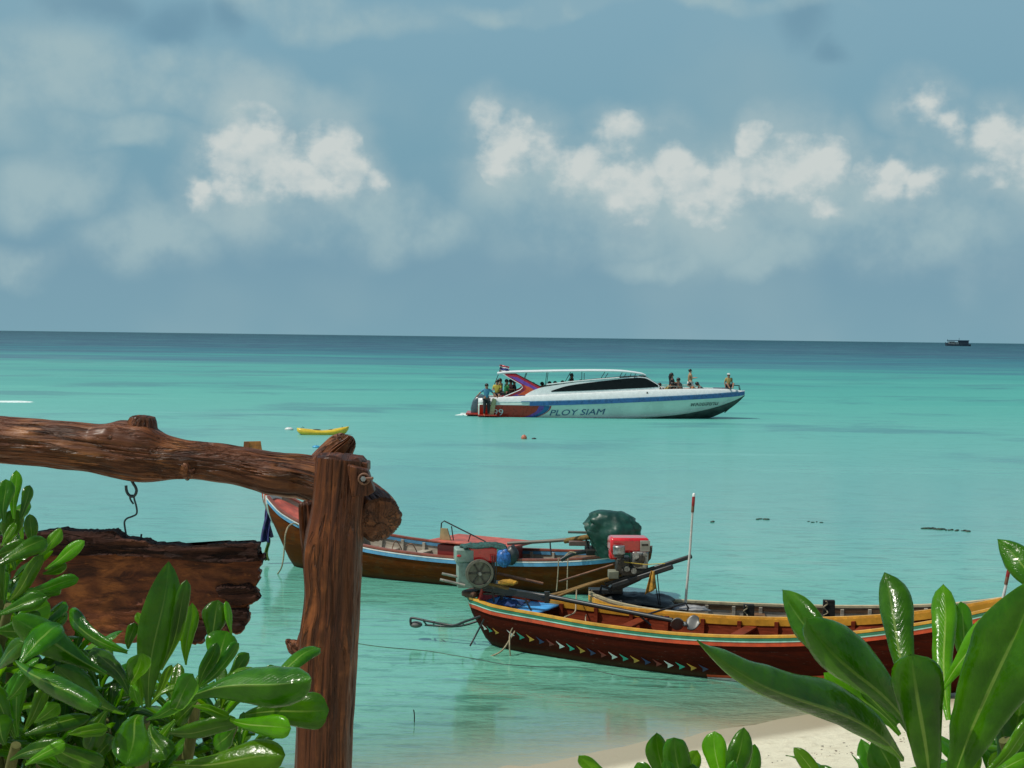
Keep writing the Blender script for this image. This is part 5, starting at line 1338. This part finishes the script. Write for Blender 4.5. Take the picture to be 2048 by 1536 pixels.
def densify(pts, k=4, j=1.3, seed=3):
    rr = random.Random(seed); out = []
    for i in range(len(pts)):
        a = pts[i]; b = pts[(i + 1) % len(pts)]
        for q in range(k):
            t = q / k; out.append((a[0] + (b[0] - a[0]) * t + rr.uniform(-j, j), a[1] + (b[1] - a[1]) * t + rr.uniform(-j, j)))
    return out
def slab(name, outline, Y, depth, m, relief=.004, seed=0, bev=.006):
    bm = bmesh.new(); vs = [bm.verts.new(at(x, y, Y)) for x, y in outline]
    f = bm.faces.new(vs); bmesh.ops.triangulate(bm, faces=[f])
    bmesh.ops.dissolve_limit(bm, angle_limit=.001, verts=bm.verts, edges=bm.edges) if False else None
    for _ in range(6):
        es = [e for e in bm.edges if e.calc_length() > .012 and not e.is_boundary]
        if not es or len(bm.verts) > 30000: break
        bmesh.ops.subdivide_edges(bm, edges=es, cuts=1); bmesh.ops.triangulate(bm, faces=bm.faces); bmesh.ops.beautify_fill(bm, faces=bm.faces, edges=[e for e in bm.edges if not e.is_boundary])
    front = list(bm.verts); bnd = {v for e in bm.edges if e.is_boundary for v in e.verts}
    ret = bmesh.ops.extrude_face_region(bm, geom=bm.faces[:] )
    newv = [g_ for g_ in ret['geom'] if isinstance(g_, bmesh.types.BMVert)]
    for v in newv: v.co.y += depth
    for v in front:
        q = v.co
        v.co.y += -relief * (noise.noise(Vector((q.x * 5 + seed, q.z * 40, 0))) + .7 * noise.noise(Vector((q.x * 14, q.z * 90, seed)))) + (bev if v in bnd else 0)
    bmesh.ops.recalc_face_normals(bm, faces=bm.faces)
    me = bpy.data.meshes.new(name); bm.to_mesh(me); bm.free()
    inv = world_matrix(sg).inverted(); me.transform(inv); me.materials.append(m)
    g_ = me.attributes.new('grain', 'FLOAT_VECTOR', 'POINT'); g_.data.foreach_set('vector', [c for v in me.vertices for c in v.co])
    me.shade_smooth()
    if hasattr(me, 'set_sharp_from_angle'): me.set_sharp_from_angle(angle=math.radians(55))
    o = bpy.data.objects.new(name, me); COL.objects.link(o); o.parent = sg; return o
slab('sign_slab', densify(out_px), SY - .015, .04, M_BOARD, relief=.006)
top = [p for p in out_px[:27]] + [(511, 1098), (515, 1106), (509, 1112), (519, 1118), (524, 1122), (505, 1124), (480, 1121), (455, 1127), (430, 1119), (400, 1118), (380, 1122), (350, 1115), (330, 1118), (300, 1112), (270, 1114), (230, 1110), (190, 1112), (150, 1108), (100, 1112), (50, 1110), (-20, 1115), (-70, 1118)]
top = [(x + (1.5 if i == 26 else 0), y - (1.2 if i < 27 else 0)) for i, (x, y) in enumerate(top)]
slab('bark_edge', densify(top, 5, 1.6, 7), SY - .040, .07, M_BARK, relief=.014, seed=5)
slab('bark_flake', densify([(430, 1175), (455, 1168), (470, 1172), (496, 1166), (506, 1174), (516, 1187), (512, 1196), (518, 1199), (508, 1206), (480, 1213), (462, 1212), (452, 1200), (440, 1196)], 5, 1.2, 8), SY - .032, .03, M_BARK, relief=.012, seed=9)
slab('bark_flake', densify([(462, 1218), (480, 1217), (494, 1219), (493, 1228), (497, 1236), (492, 1248), (484, 1262), (470, 1268), (458, 1262), (450, 1262), (446, 1240), (456, 1228)], 5, 1.2, 10), SY - .028, .03, M_BARK, relief=.010, seed=13)
slab('bark_flake', densify([(380, 1240), (420, 1244), (440, 1254), (430, 1262), (405, 1262), (402, 1285), (380, 1288), (360, 1270)], 5, 1.2, 11), SY - .026, .03, M_BARK, relief=.010, seed=15)
# hook, wire, nail
def hk(name, pts, r, n=10):
    return MB().tube([Vector(q) for q in sm([at(x, y, SY) for x, y in pts], 6)], r, n).build(name, HK, hook, world=True, smooth=True)
hook = empty('hook_and_wire', at(262, 950, SY)); tag(hook, 'dark metal hook screwed into the log beam with a bent wire holding the sign', 'hook')
hk('hook', [(263, 940), (263, 958), (266, 966), (271, 974), (273, 982), (270, 990), (264, 993), (257, 989), (253, 981), (252, 971)], .0042)
hk('wire', [(267, 1008), (262, 1001), (260, 995), (262, 991), (267, 992), (269, 1000), (272, 1010), (274, 1022), (272, 1029), (264, 1033), (254, 1037), (249, 1044), (250, 1056), (252, 1068), (253, 1082), (253, 1095)], .0027)
hk('nail', [(283, 1068), (282, 1076), (281, 1092)], .0028)
# ================================================================ glossy beach shrubs
def leaf_mat(name, base, dark, trans, rib, rough=.22, tf=.36):
    m, nt, out = newmat(name)
    uv = nt.new('ShaderNodeUVMap'); uv.uv_map = 'UVMap'
    ux, uy, _ = nt.sep(uv.outputs[0])
    oi = nt.new('ShaderNodeObjectInfo')
    tc = nt.new('ShaderNodeTexCoord')
    d = nt.math('ABSOLUTE', nt.math('SUBTRACT', ux, .5))
    midr = nt.smooth(nt.math('SUBTRACT', d, nt.math('MULTIPLY', nt.math('SUBTRACT', 1, uy), .014)), .006, .020, 1, 0)
    midr = nt.math('MULTIPLY', midr, nt.smooth(uy, .5, .97, 1, .15))
    # side veins slanting to the tip
    ph = nt.math('ADD', nt.math('SUBTRACT', nt.math('MULTIPLY', uy, 24), nt.math('MULTIPLY', d, 16)), nt.math('MULTIPLY', nt.noise(tc.outputs['Object'], 22, 2, .5), 1.2))
    vein = nt.smooth(nt.math('ABSOLUTE', nt.math('SINE', nt.math('MULTIPLY', ph, math.pi))), .0, .22, 1, 0)
    vein = nt.math('MULTIPLY', vein, nt.smooth(d, .0, .42, .75, .1))
    n = nt.noise(tc.outputs['Object'], 26, 5, .6); n2 = nt.noise(tc.outputs['Object'], 130, 3, .6)
    c = nt.mix(nt.smooth(n, .3, .7), (*dark, 1), (*base, 1))
    c = nt.mix(nt.math('MULTIPLY', nt.smooth(n2, .64, .72), .35), c, (*[q * .55 for q in dark], 1))
    c = nt.mix(nt.math('MULTIPLY', vein, .09), c, (*rib, 1)); c = nt.mix(nt.math('MULTIPLY', midr, .75), c, (*rib, 1))
    edge = nt.smooth(d, .485, .5)
    c = nt.mix(nt.math('MULTIPLY', edge, .5), c, (*rib, 1))
    hv = nt.new('ShaderNodeHueSaturation'); nt.set(hv.inputs['Color'], c)
    nt.set(hv.inputs['Value'], nt.math('ADD', .72, nt.math('MULTIPLY', oi.outputs['Random'], .6)))
    nt.set(hv.inputs['Hue'], nt.math('ADD', .487, nt.math('MULTIPLY', oi.outputs['Random'], .026)))
    p = nt.new('ShaderNodeBsdfPrincipled'); nt.set(p.inputs['Base Color'], hv.outputs[0])
    nt.set(p.inputs['Roughness'], nt.smooth(n, .2, .8, rough - .05, rough + .12)); p.inputs['Specular IOR Level'].default_value = .36
    h = nt.math('ADD', nt.math('SUBTRACT', nt.math('MULTIPLY', n2, .35), nt.math('MULTIPLY', vein, .12)), nt.math('MULTIPLY', n, 1.8))
    nt.set(p.inputs['Normal'], nt.bump(h, .30, .005))
    t = nt.new('ShaderNodeBsdfTranslucent'); hv2 = nt.new('ShaderNodeHueSaturation'); hv2.inputs['Value'].default_value = 1; nt.set(hv2.inputs['Color'], (*trans, 1)); nt.set(hv2.inputs['Value'], nt.math('ADD', .7, nt.math('MULTIPLY', oi.outputs['Random'], .5)))
    nt.set(t.inputs[0], nt.mix(nt.math('MULTIPLY', midr, .6), hv2.outputs[0], (*rib, 1)))
    mx = nt.new('ShaderNodeMixShader'); mx.inputs[0].default_value = tf
    nt.l.new(p.outputs[0], mx.inputs[1]); nt.l.new(t.outputs[0], mx.inputs[2]); nt.l.new(mx.outputs[0], out.inputs[0]); return m
M_LEAF = leaf_mat('shrub_leaf', (.042, .155, .001), (.010, .058, .0005), (.13, .38, .001), (.20, .32, .05), rough=.17, tf=.30)
M_LEAFL = leaf_mat('lighter_leaf', (.082, .235, .002), (.036, .13, .001), (.21, .48, .002), (.30, .42, .08), rough=.17, tf=.36)  # lighter, yellower leaf tone
M_STEM = wood_mat('green_brown_stem', (.06, .07, .02), (.16, .16, .06), .6, 20, (1, 1, .3), .3)

def leaf(parent, p0, p1, width, roll=0.0, curl=.8, bend=.12, m=None, side=None, tipw=.30, seed=0, wav=.04, n=(10, 20), belly=.68, twist=0.0, name='leaf', vf=None, pt=None):
    """p0 base, p1 tip (world); width after curling (m); roll: turn about the axis; curl: how far the edges roll under"""
    curl = max(-2.1, min(2.1, curl * (1.75 if width < .045 else 1.35)))
    p0 = Vector(p0); p1 = Vector(p1); ax = p1 - p0; Ln = ax.length; ax.normalize()
    toc = (Vector((0, 0, CAM_H)) - (p0 + p1) / 2).normalized()
    side0 = ax.cross(toc).normalized(); nrm0 = side0.cross(ax).normalized()
    R = Matrix.Rotation(roll, 3, ax); side0 = R @ side0; nrm0 = R @ nrm0
    nu, nv = n; mb = MB(); uvs = []
    r_ = random.Random(seed * 7 + 1); vf = (r_.uniform(.12, .42) * (1 if curl > 0 else -1)) if vf is None else vf; tw_all = twist + r_.uniform(-.35, .35); scurve = r_.uniform(-.03, .04); pt = r_.uniform(.58, .95) if pt is None else pt; pq = 2.9 - pt; k1 = r_.uniform(.8, 1.25); k2 = r_.uniform(.8, 1.25)
    def half(cl, kk):
        """one half of the cross-section: rises from the midrib, then the margin rolls under"""
        P = [(0.0, 0.0)]; m_ = nu // 2 * 4
        for q in range(m_):
            s_ = (q + .5) / m_; a_ = -vf + cl * kk * 2.1 * s_ ** 2.2
            P.append((P[-1][0] + math.cos(a_) / m_, P[-1][1] - math.sin(a_) / m_))
        return P[::4]
    for j in range(nv + 1):
        t = j / nv
        Rt = Matrix.Rotation(tw_all * (t - .3), 3, ax); sd = Rt @ side0; nm = Rt @ nrm0
        if t < belly: q = t / belly; f = .13 + .87 * (q * q * (3 - 2 * q)) ** .72
        else:
            q = (t - belly) / (1 - belly); f = (1 - q ** pq) ** pt if q < 1 else .0
        c = p0 + ax * Ln * t + nrm0 * (bend * Ln * 4 * t * (1 - t)) + side0 * scurve * Ln * math.sin(t * 5.5)
        c += nrm0 * (-.35 * Ln * bend * max(0, t - .72) ** 2 * 8)
        cl = curl * (.30 + .70 * math.sin(math.pi * min(1, t * .95 + .05)) ** .7) * (1 + .25 * math.sin(t * 7 + seed))
        HL, HR = half(cl, k1), half(cl, k2)
        yn = max(max(p[0] for p in half(curl, 1)), .2)
        for i in range(nu + 1):
            s = 2 * i / nu - 1; P = HL if s < 0 else HR; w_ = width / 2 / yn * max(f, .004)
            qq = P[min(len(P) - 1, round(abs(s) * (len(P) - 1)))]
            yy = qq[0] * w_ * (1 if s > 0 else -1); zz = qq[1] * w_ if s else 0
            hw = width / 2
            zz += abs(s) ** 2 * wav * hw * (math.sin(t * 13 + seed * 3 + (2.0 if s > 0 else 0)) + .6 * math.sin(t * 29 + seed))
            zz += .07 * hw * noise.noise(Vector((s * 1.4 + seed, t * 6, seed)))
            yy += wav * 1.2 * hw * abs(s) * noise.noise(Vector((t * 9, seed, s)))
            mb.v.append(c + sd * yy + nm * zz); uvs.append((i / nu, t))
    for j in range(nv):
        for i in range(nu):
            a = j * (nu + 1) + i; mb.f.append((a, a + 1, a + nu + 2, a + nu + 1)); mb.mi.append(0)
    o = mb.build(name, m or M_LEAF, parent, world=True, smooth=True, fixn=False)
    ul = o.data.uv_layers.new(name='UVMap')
    for lp in o.data.loops: ul.data[lp.index].uv = uvs[lp.vertex_index]
    return o
_ls = [0]; lean = random.Random(21)
def lf(parent, bx, by, tx, ty, w, D, dt=None, roll=0.0, curl=.8, bend=.10, m=None, **k):
    """leaf from base pixel to tip pixel with width in pixels; D depth of base, dt depth of tip"""
    if dt is None: dt = D + math.hypot(bx - tx, by - ty) * D / F * lean.uniform(-.15, .62)
    _ls[0] += 1
    return leaf(parent, at(bx, by, D), at(tx, ty, dt), w * (D + dt) / 2 / F * (.92 if parent is PL else .94), roll, curl, bend, m, seed=_ls[0], **k)
def stem(parent, pts, r, m=None):
    return MB().tube([Vector(q) for q in sm(pts, 5)], r if not hasattr(r, '__len__') else [float(q) for q in np.interp(np.linspace(0, 1, 5 * (len(pts) - 1) + 1), np.linspace(0, 1, len(r)), r)], 10).build('stem', m or M_STEM, parent, world=True, smooth=True)
def shrub(name, px, py, Y, label):
    p = at(px, py, Y); e = empty(name, (p.x, p.y, ground_z(p.x, p.y))); tag(e, label, 'shrub', 'glossy beach shrubs'); return e
LL = M_LEAFL
rr = random.Random(11)
def rosette(parent, px, py, D, n, length, seed, up=Vector((0, -.1, 1)), wd=.25, spread=(25, 80), m=None, skip=()):
    """leaves in a spiral round a shoot tip"""
    r_ = random.Random(seed); c = at(px, py, D); up = up.normalized()
    a = up.cross(Vector((0, 1, 0))).normalized(); b = up.cross(a)
    for i in range(n):
        ph = i * 2.4 + r_.uniform(-.2, .2); t = i / max(1, n - 1)
        el = math.radians(spread[0] + (spread[1] - spread[0]) * t + r_.uniform(-7, 7))
        d = up * math.cos(el) + (a * math.cos(ph) + b * math.sin(ph)) * math.sin(el)
        Ln = length * (.62 + .38 * min(1, t * 1.8)) * r_.uniform(.85, 1.1)
        p0 = c - up * .035 * t + d * .006; p1 = p0 + d * Ln
        # turn the upper face towards the shoot axis
        toc = (Vector((0, 0, CAM_H)) - (p0 + p1) / 2).normalized(); s0 = d.cross(toc).normalized(); n0 = s0.cross(d)
        want = (up - d * up.dot(d)).normalized(); roll = math.atan2(want.dot(s0) * -1, want.dot(n0)) if False else math.atan2(n0.cross(want).dot(d), n0.dot(want))
        leaf(parent, p0, p1, Ln * wd, roll + r_.uniform(-.3, .3), r_.uniform(.5, 1.2), r_.uniform(.02, .12) * (1 if t < .6 else 1), m or (LL if r_.random() < .3 else M_LEAF), seed=seed + i, wav=.07, n=(8, 14))

# ---------------------------------------------------------------- left shrub
D0 = 1.95
PL = shrub('beach_shrub', 250, 1536, 2.15, 'large glossy green shrub filling the lower left in front of the hanging sign')
# stems down to the ground
def gpt(px, Y): p = at(px, 1500, Y); return (p.x, p.y, ground_z(p.x, p.y))
root = Vector(gpt(200, 2.2)); root.z -= .05
stem(PL, [root, at(240, 1760, 2.1), at(280, 1560, 2.0), at(288, 1440, D0)], [.016, .013, .010, .008])
stem(PL, [root, at(330, 1700, 2.15), at(370, 1540, 2.1), at(392, 1410, 2.05)], [.015, .012, .009, .007])
stem(PL, [root, at(90, 1760, 2.1), at(20, 1600, 2.0), at(32, 1490, 1.95)], [.015, .012, .009, .007])
stem(PL, [root, at(-40, 1700, 2.15), at(-20, 1400, 2.1), at(18, 1210, 2.05)], [.015, .012, .009, .006])
stem(PL, [at(-20, 1400, 2.1), at(-30, 1200, 2.1), at(5, 1090, 2.1)], [.009, .007, .006])
stem(PL, [at(330, 1700, 2.15), at(420, 1560, 2.2), at(470, 1450, 2.15)], [.010, .008, .006])
# background filling rosettes
for (px, py, D, n, Ln, sd) in ((40, 1330, 2.3, 14, .15, 1), (120, 1400, 2.35, 14, .15, 2), (-30, 1180, 2.3, 13, .13, 3), (180, 1470, 2.35, 14, .15, 4), (60, 1550, 2.2, 14, .15, 5), (330, 1500, 2.35, 14, .14, 6), (400, 1440, 2.35, 12, .12, 7), (-20, 1450, 2.1, 12, .15, 8), (240, 1560, 2.1, 13, .14, 9), (-30, 1060, 2.3, 10, .10, 10), (430, 1530, 2.4, 10, .12, 12), (0, 1270, 2.2, 12, .12, 13), (90, 1500, 2.05, 12, .10, 14), (200, 1380, 2.2, 12, .10, 15), (150, 1330, 2.3, 11, .10, 16), (-10, 1380, 2.0, 11, .10, 18), (300, 1545, 2.1, 11, .10, 19), (15, 1150, 2.15, 11, .09, 20), (440, 1420, 2.3, 10, .09, 21), (70, 1430, 2.25, 12, .11, 22), (130, 1480, 2.2, 12, .10, 23), (350, 1420, 2.25, 11, .10, 24), (-10, 1300, 2.1, 11, .10, 25), (60, 1250, 2.25, 11, .09, 26), (480, 1500, 2.25, 10, .10, 27), (220, 1440, 2.15, 11, .09, 28)):
    rosette(PL, px, py, D, n, Ln, sd * 17)
    stem(PL, [root, at(px, py + 180, D + .05), at(px, py, D)], [.012, .008, .006])
# main shoot in the middle
lf(PL, 296, 1415, 333, 1122, 82, D0, D0 + .02, 0, .35, .02, wav=.02, belly=.62)
lf(PL, 322, 1340, 377, 1160, 34, D0, D0, .5, .9, .05)
lf(PL, 372, 1330, 382, 1205, 34, D0 + .1, D0 + .12, .2, .5, .02, LL)
lf(PL, 255, 1305, 134, 1222, 44, D0 - .05, D0 + .03, -.6, 1.35, .12, vf=.1)
lf(PL, 258, 1388, 190, 1292, 52, D0, D0 + .06, .2, .8, .06)
lf(PL, 250, 1428, 108, 1335, 50, D0 - .02, D0 - .1, -.6, .9, .08)
lf(PL, 212, 1348, 24, 1236, 62, D0 - .05, D0 - .1, 0, .8, .07, vf=-.5)
lf(PL, 30, 1322, 190, 1416, 50, D0 - .1, D0 - .22, .1, 1.0, .10, vf=-.5)
lf(PL, 42, 1325, 121, 1246, 66, D0 - .15, D0 - .07, -.5, 1.1, .08)
lf(PL, 256, 1298, 268, 1245, 30, D0 + .05, None, 0, .6, .03); lf(PL, 292, 1272, 276, 1224, 18, D0 + .1, None, .2, .6, .03, LL)
lf(PL, 262, 1370, 282, 1308, 42, D0 - .1, D0 - .16, .2, 1.0, .10)
lf(PL, 420, 1290, 437, 1200, 54, D0 + .1, None, 0, .7, .03, wav=.03); lf(PL, 464, 1275, 452, 1202, 20, D0 + .1, None, .9, .6, .03, LL)
lf(PL, 398, 1372, 432, 1285, 34, D0, None, .2, .9, .06); lf(PL, 396, 1375, 480, 1288, 30, D0, None, .5, 1.1, .08); lf(PL, 432, 1380, 500, 1308, 32, D0 + .02, None, .4, 1.0, .07)
lf(PL, 425, 1350, 455, 1262, 60, D0 + .06, D0 + .1, 0, .6, .05); lf(PL, 405, 1392, 510, 1338, 30, D0 - .05, None, -.4, .9, .05, LL)
lf(PL, 372, 1396, 620, 1352, 84, D0 - .06, D0 - .12, -.2, .6, .03, wav=.08, vf=-.55)
lf(PL, 520, 1382, 643, 1296, 42, D0, D0 + .06, -.7, 1.2, .10); lf(PL, 518, 1366, 550, 1332, 26, D0, None, .3, .9, .06)
lf(PL, 490, 1430, 658, 1418, 76, D0 + .02, D0, -.1, .8, .05, wav=.04); lf(PL, 460, 1440, 580, 1458, 44, D0 - .06, D0 - .14, .2, 1.0, .06, LL)
lf(PL, 345, 1528, 570, 1515, 66, D0 - .08, D0 - .12, 0, .5, .03, LL, wav=.05, vf=-.3); lf(PL, 520, 1490, 568, 1512, 26, D0 + .05, None, 0, .7, .05)
lf(PL, 320, 1462, 480, 1452, 46, D0, None, .6, .9, .05); lf(PL, 385, 1412, 460, 1432, 24, D0 - .05, None, -.3, .7, .05, LL)
lf(PL, 345, 1420, 386, 1352, 48, D0 - .12, D0 - .2, .1, .7, .12); lf(PL, 308, 1400, 354, 1368, 16, D0 - .08, None, -.6, .9, .08, LL)
lf(PL, 284, 1430, 246, 1525, 76, D0 - .10, D0 - .22, .1, .8, .12); lf(PL, 292, 1440, 372, 1400, 30, D0 - .1, None, .6, .8, .05)
lf(PL, 280, 1412, 262, 1370, 22, D0 - .02, None, .2, .5, .03, LL); lf(PL, 285, 1415, 275, 1345, 20, D0 + .02, None, .1, .5, .03, LL); lf(PL, 300, 1412, 345, 1330, 22, D0 + .02, None, .5, .6, .03, LL)
lf(PL, 300, 1450, 330, 1520, 60, D0 - .05, D0 - .1, .4, .8, .08); lf(PL, 350, 1440, 305, 1500, 30, D0 - .05, None, .3, .7, .06, LL)
lf(PL, 395, 1400, 350, 1450, 28, D0, None, .3, .9, .06); lf(PL, 470, 1455, 430, 1500, 40, D0 + .02, None, .3, .8, .06)
# lower left shoot
lf(PL, 50, 1470, 181, 1432, 44, D0 - .1, D0 - .06, -.5, 1.2, .08); lf(PL, 135, 1468, 216, 1457, 32, D0 - .05, None, -.2, .6, .05, LL); lf(PL, 47, 1462, 92, 1378, 32, D0 - .08, None, .3, .8, .05, LL)
lf(PL, 68, 1445, 120, 1408, 30, D0 - .02, None, .2, .8, .05, LL); lf(PL, 36, 1474, 30, 1345, 36, D0 - .06, None, .1, 1.0, .03); lf(PL, 10, 1490, -8, 1428, 60, D0 - .1, None, 0, .7, .08)
lf(PL, 20, 1520, 130, 1482, 40, D0 - .1, None, -.3, .9, .06); lf(PL, 95, 1478, 200, 1545, 56, D0 - .05, None, .2, .9, .07); lf(PL, 50, 1530, 130, 1485, 28, D0 - .14, None, -.4, .9, .05, LL)
lf(PL, -5, 1335, 46, 1288, 44, D0 - .15, D0 - .2, -.6, .9, .08); lf(PL, 30, 1478, -20, 1370, 40, D0 - .08, None, .2, .9, .06); lf(PL, 120, 1536, 60, 1490, 40, D0 - .1, None, .2, .8, .06)
lf(PL, 215, 1420, 170, 1500, 50, D0, None, .4, .9, .06); lf(PL, 160, 1540, 230, 1475, 46, D0 + .02, None, .3, .8, .06); lf(PL, 15, 1400, 60, 1350, 34, D0 - .1, None, .3, .8, .06)
# upper left shoots
D1 = 2.0
lf(PL, -10, 1132, 94, 1078, 40, D1 - .1, D1 - .05, -.5, 1.3, .08); lf(PL, 73, 1130, 120, 1055, 24, D1, None, -.2, 1.0, .03, LL); lf(PL, 90, 1138, 170, 1083, 28, D1, None, -.3, 1.0, .04, LL)
lf(PL, 86, 1148, 134, 1130, 28, D1, None, .5, .8, .05); lf(PL, 18, 1203, 88, 1112, 32, D1, None, -.3, 1.0, .05, LL); lf(PL, 42, 1183, 158, 1160, 30, D1, None, .2, 1.0, .06)
lf(PL, 72, 1194, 122, 1168, 36, D1 + .05, None, .3, .9, .06); lf(PL, -8, 1232, 94, 1192, 34, D1 - .05, None, -.5, 1.1, .06); lf(PL, 28, 1240, 100, 1208, 56, D1, None, .1, .5, .04, LL)
lf(PL, 66, 1098, 59, 1028, 28, D1, None, .1, .8, .02); lf(PL, 3, 1092, 32, 1045, 20, D1 - .05, None, -.3, 1.0, .05, LL); lf(PL, 42, 1085, 44, 1050, 12, D1 + .05, None, 0, .7, .03, LL)
lf(PL, 28, 1038, 31, 940, 27, D1, None, .1, .6, .03, LL); lf(PL, 40, 1042, 60, 970, 24, D1, None, .4, .9, .05); lf(PL, 8, 1046, 10, 958, 30, D1 - .02, None, 0, .9, .04)
lf(PL, -8, 1056, -4, 962, 36, D1, None, 0, .9, .04); lf(PL, 12, 1090, 34, 1020, 46, D1 + .03, None, .2, .7, .05); lf(PL, -8, 1112, 56, 1086, 34, D1 - .02, None, .4, 1.0, .06)
lf(PL, 9, 1208, 11, 1142, 18, D1, None, .1, .8, .03); lf(PL, 5, 1200, -10, 1120, 30, D1, None, .1, .8, .04); lf(PL, 30, 1140, 20, 1060, 30, D1 + .06, None, .2, .8, .04)
lf(PL, -12, 1262, 60, 1262, 40, D1 - .1, None, .3, .9, .06); lf(PL, 20, 1260, 80, 1225, 30, D1 - .05, None, -.2, .9, .06)
# ---------------------------------------------------------------- right shrub, close to the lens
R0 = 1.28
PR = shrub('beach_shrub', 1920, 1536, 1.45, 'glossy green shrub with the largest upright leaves, in front of the maroon bow')
rt = Vector(gpt(1950, 1.5)); rt.z -= .05
stem(PR, [rt, at(1960, 2000, 1.4), at(1900, 1720, 1.32), at(1885, 1560, R0)], [.014, .012, .009, .007])
stem(PR, [rt, at(2080, 1900, 1.4), at(2060, 1650, 1.35), at(2010, 1480, 1.33)], [.012, .010, .008, .006])
W1 = dict(wav=.05)
lf(PR, 1935, 1345, 1921, 1203, 46, R0 + .12, None, .1, .7, .03, **W1)
lf(PR, 1898, 1440, 1882, 1168, 54, R0 + .04, R0 + .14, .1, 1.35, .02, LL, wav=.10, vf=.1)
lf(PR, 1842, 1440, 1765, 1145, 66, R0 + .03, R0 + .13, -.35, 1.1, .04, wav=.07, vf=-.2)
lf(PR, 1795, 1450, 1562, 1178, 70, R0 + .02, R0 + .13, -.5, 1.1, .07, wav=.07, vf=.35)
lf(PR, 1830, 1480, 1622, 1236, 88, R0, R0 - .05, -.1, .8, .06, wav=.08, vf=-.45)
lf(PR, 1800, 1470, 1652, 1342, 56, R0 + .05, R0 + .04, .2, .7, .05, LL, wav=.06)
lf(PR, 1795, 1500, 1714, 1428, 46, R0 + .06, R0 + .05, .1, .5, .03, LL)
lf(PR, 1808, 1523, 1410, 1270, 84, R0 - .06, R0 - .20, -.15, .7, .05, wav=.12, n=(12, 34), vf=-.55, pt=1.15, belly=.50)
lf(PR, 1862, 1600, 1826, 1308, 104, R0 - .10, R0 - .10, 0, .9, .03, wav=.06, n=(12, 24), vf=-.3)
lf(PR, 1900, 1580, 2078, 1150, 150, R0 - .06, R0 - .10, -.1, .8, .04, wav=.06, n=(12, 26), belly=.6, vf=.5)
lf(PR, 1884, 1380, 2010, 1215, 56, R0 + .03, R0 + .02, -.3, .8, .05, LL)
lf(PR, 2120, 1215, 1993, 1078, 56, R0, R0 + .05, .2, .9, .06, pt=1.1)
lf(PR, 1990, 1440, 2075, 1330, 46, R0 + .05, None, -.3, .8, .05, LL); lf(PR, 1950, 1560, 2080, 1430, 40, R0, None, .6, .9, .06, LL)
lf(PR, 2000, 1600, 2050, 1400, 90, R0 + .10, None, .2, .8, .04); lf(PR, 1960, 1560, 2070, 1508, 30, R0 - .05, None, -.2, .9, .05, LL)
lf(PR, 1810, 1580, 1745, 1478, 66, R0 + .05, None, .2, .7, .05); lf(PR, 1925, 1600, 1948, 1486, 44, R0 + .02, None, .1, .6, .03, LL)
lf(PR, 1665, 1580, 1586, 1496, 34, R0 + .1, None, -.2, .7, .04, LL); lf(PR, 1700, 1620, 1640, 1530, 40, R0 + .1, None, .1, .8, .05)
lf(PR, 1990, 1640, 2100, 1540, 80, R0 - .02, None, .3, .8, .05); lf(PR, 1880, 1640, 1780, 1560, 70, R0 - .02, None, .2, .8, .06); lf(PR, 2060, 1480, 2100, 1300, 70, R0 + .12, None, .1, .7, .04)
for (px, py, D, n_, Ln, sd_) in ((2010, 1590, 1.5, 12, .12, 61), (1760, 1640, 1.5, 12, .12, 62), (2070, 1480, 1.55, 11, .11, 63)):
    rosette(PR, px, py, D, n_, Ln, sd_ * 3)
    stem(PR, [rt, at(px, py + 220, D + .02), at(px, py, D)], [.012, .009, .006])
# ---------------------------------------------------------------- small shrub at the bottom edge
PM = shrub('beach_shrub', 1390, 1560, 2.0, 'small green shrub whose upright leaf tips show at the bottom edge over the sand')
rt2 = Vector(gpt(1390, 2.1)); rt2.z -= .05; M0 = 1.95
stem(PM, [rt2, at(1380, 1850, 2.0), at(1345, 1620, M0)], [.012, .009, .006]); stem(PM, [rt2, at(1430, 1850, 2.0), at(1450, 1620, M0)], [.012, .009, .006]); stem(PM, [rt2, at(1300, 1850, 2.0), at(1240, 1620, M0)], [.011, .008, .006])
lf(PM, 1328, 1600, 1316, 1466, 44, M0, M0 - .02, .1, .8, .05, wav=.05); lf(PM, 1360, 1600, 1352, 1476, 56, M0 - .05, M0 - .08, .1, .9, .05)
lf(PM, 1340, 1610, 1395, 1500, 40, M0, None, .3, .8, .05, LL); lf(PM, 1350, 1600, 1330, 1520, 30, M0 - .1, None, 0, .8, .05); lf(PM, 1320, 1600, 1276, 1524, 34, M0 - .02, None, -.2, .8, .06)
lf(PM, 1438, 1610, 1433, 1462, 46, M0, None, -.1, .7, .04, LL); lf(PM, 1450, 1620, 1487, 1454, 46, M0 - .04, None, .3, .8, .04); lf(PM, 1480, 1620, 1508, 1488, 44, M0 + .04, None, .1, .7, .04)
lf(PM, 1445, 1620, 1466, 1520, 34, M0 - .08, None, .2, .8, .05); lf(PM, 1250, 1590, 1158, 1512, 30, M0, M0 - .05, -.2, .8, .04, LL); lf(PM, 1240, 1600, 1200, 1545, 24, M0, None, .1, .8, .04)
lf(PM, 1400, 1610, 1376, 1524, 34, M0 - .1, None, .1, .9, .05); lf(PM, 1410, 1620, 1410, 1540, 36, M0 - .05, None, .1, .8, .05)
# ---------------------------------------------------------------- litter on the beach
mb = MB(); q_ = random.Random(5)
for i in range(420):
    px = q_.uniform(1050, 2048); py = q_.uniform(1440, 1536); p = water_at(px, py, .15); z = ground_z(p.x, p.y)
    if shore(p.x, p.y) > -1.3: continue
    r = q_.uniform(.003, .009); mb.ball((p.x, p.y, z + r * .3), (r * q_.uniform(.8, 2), r, r * .5), 6, 4)
tag(mb.build('beach_litter', mat('shell_and_twig_bits', (.16, .12, .08), .8, var=.5, nscale=3)), kind='stuff')
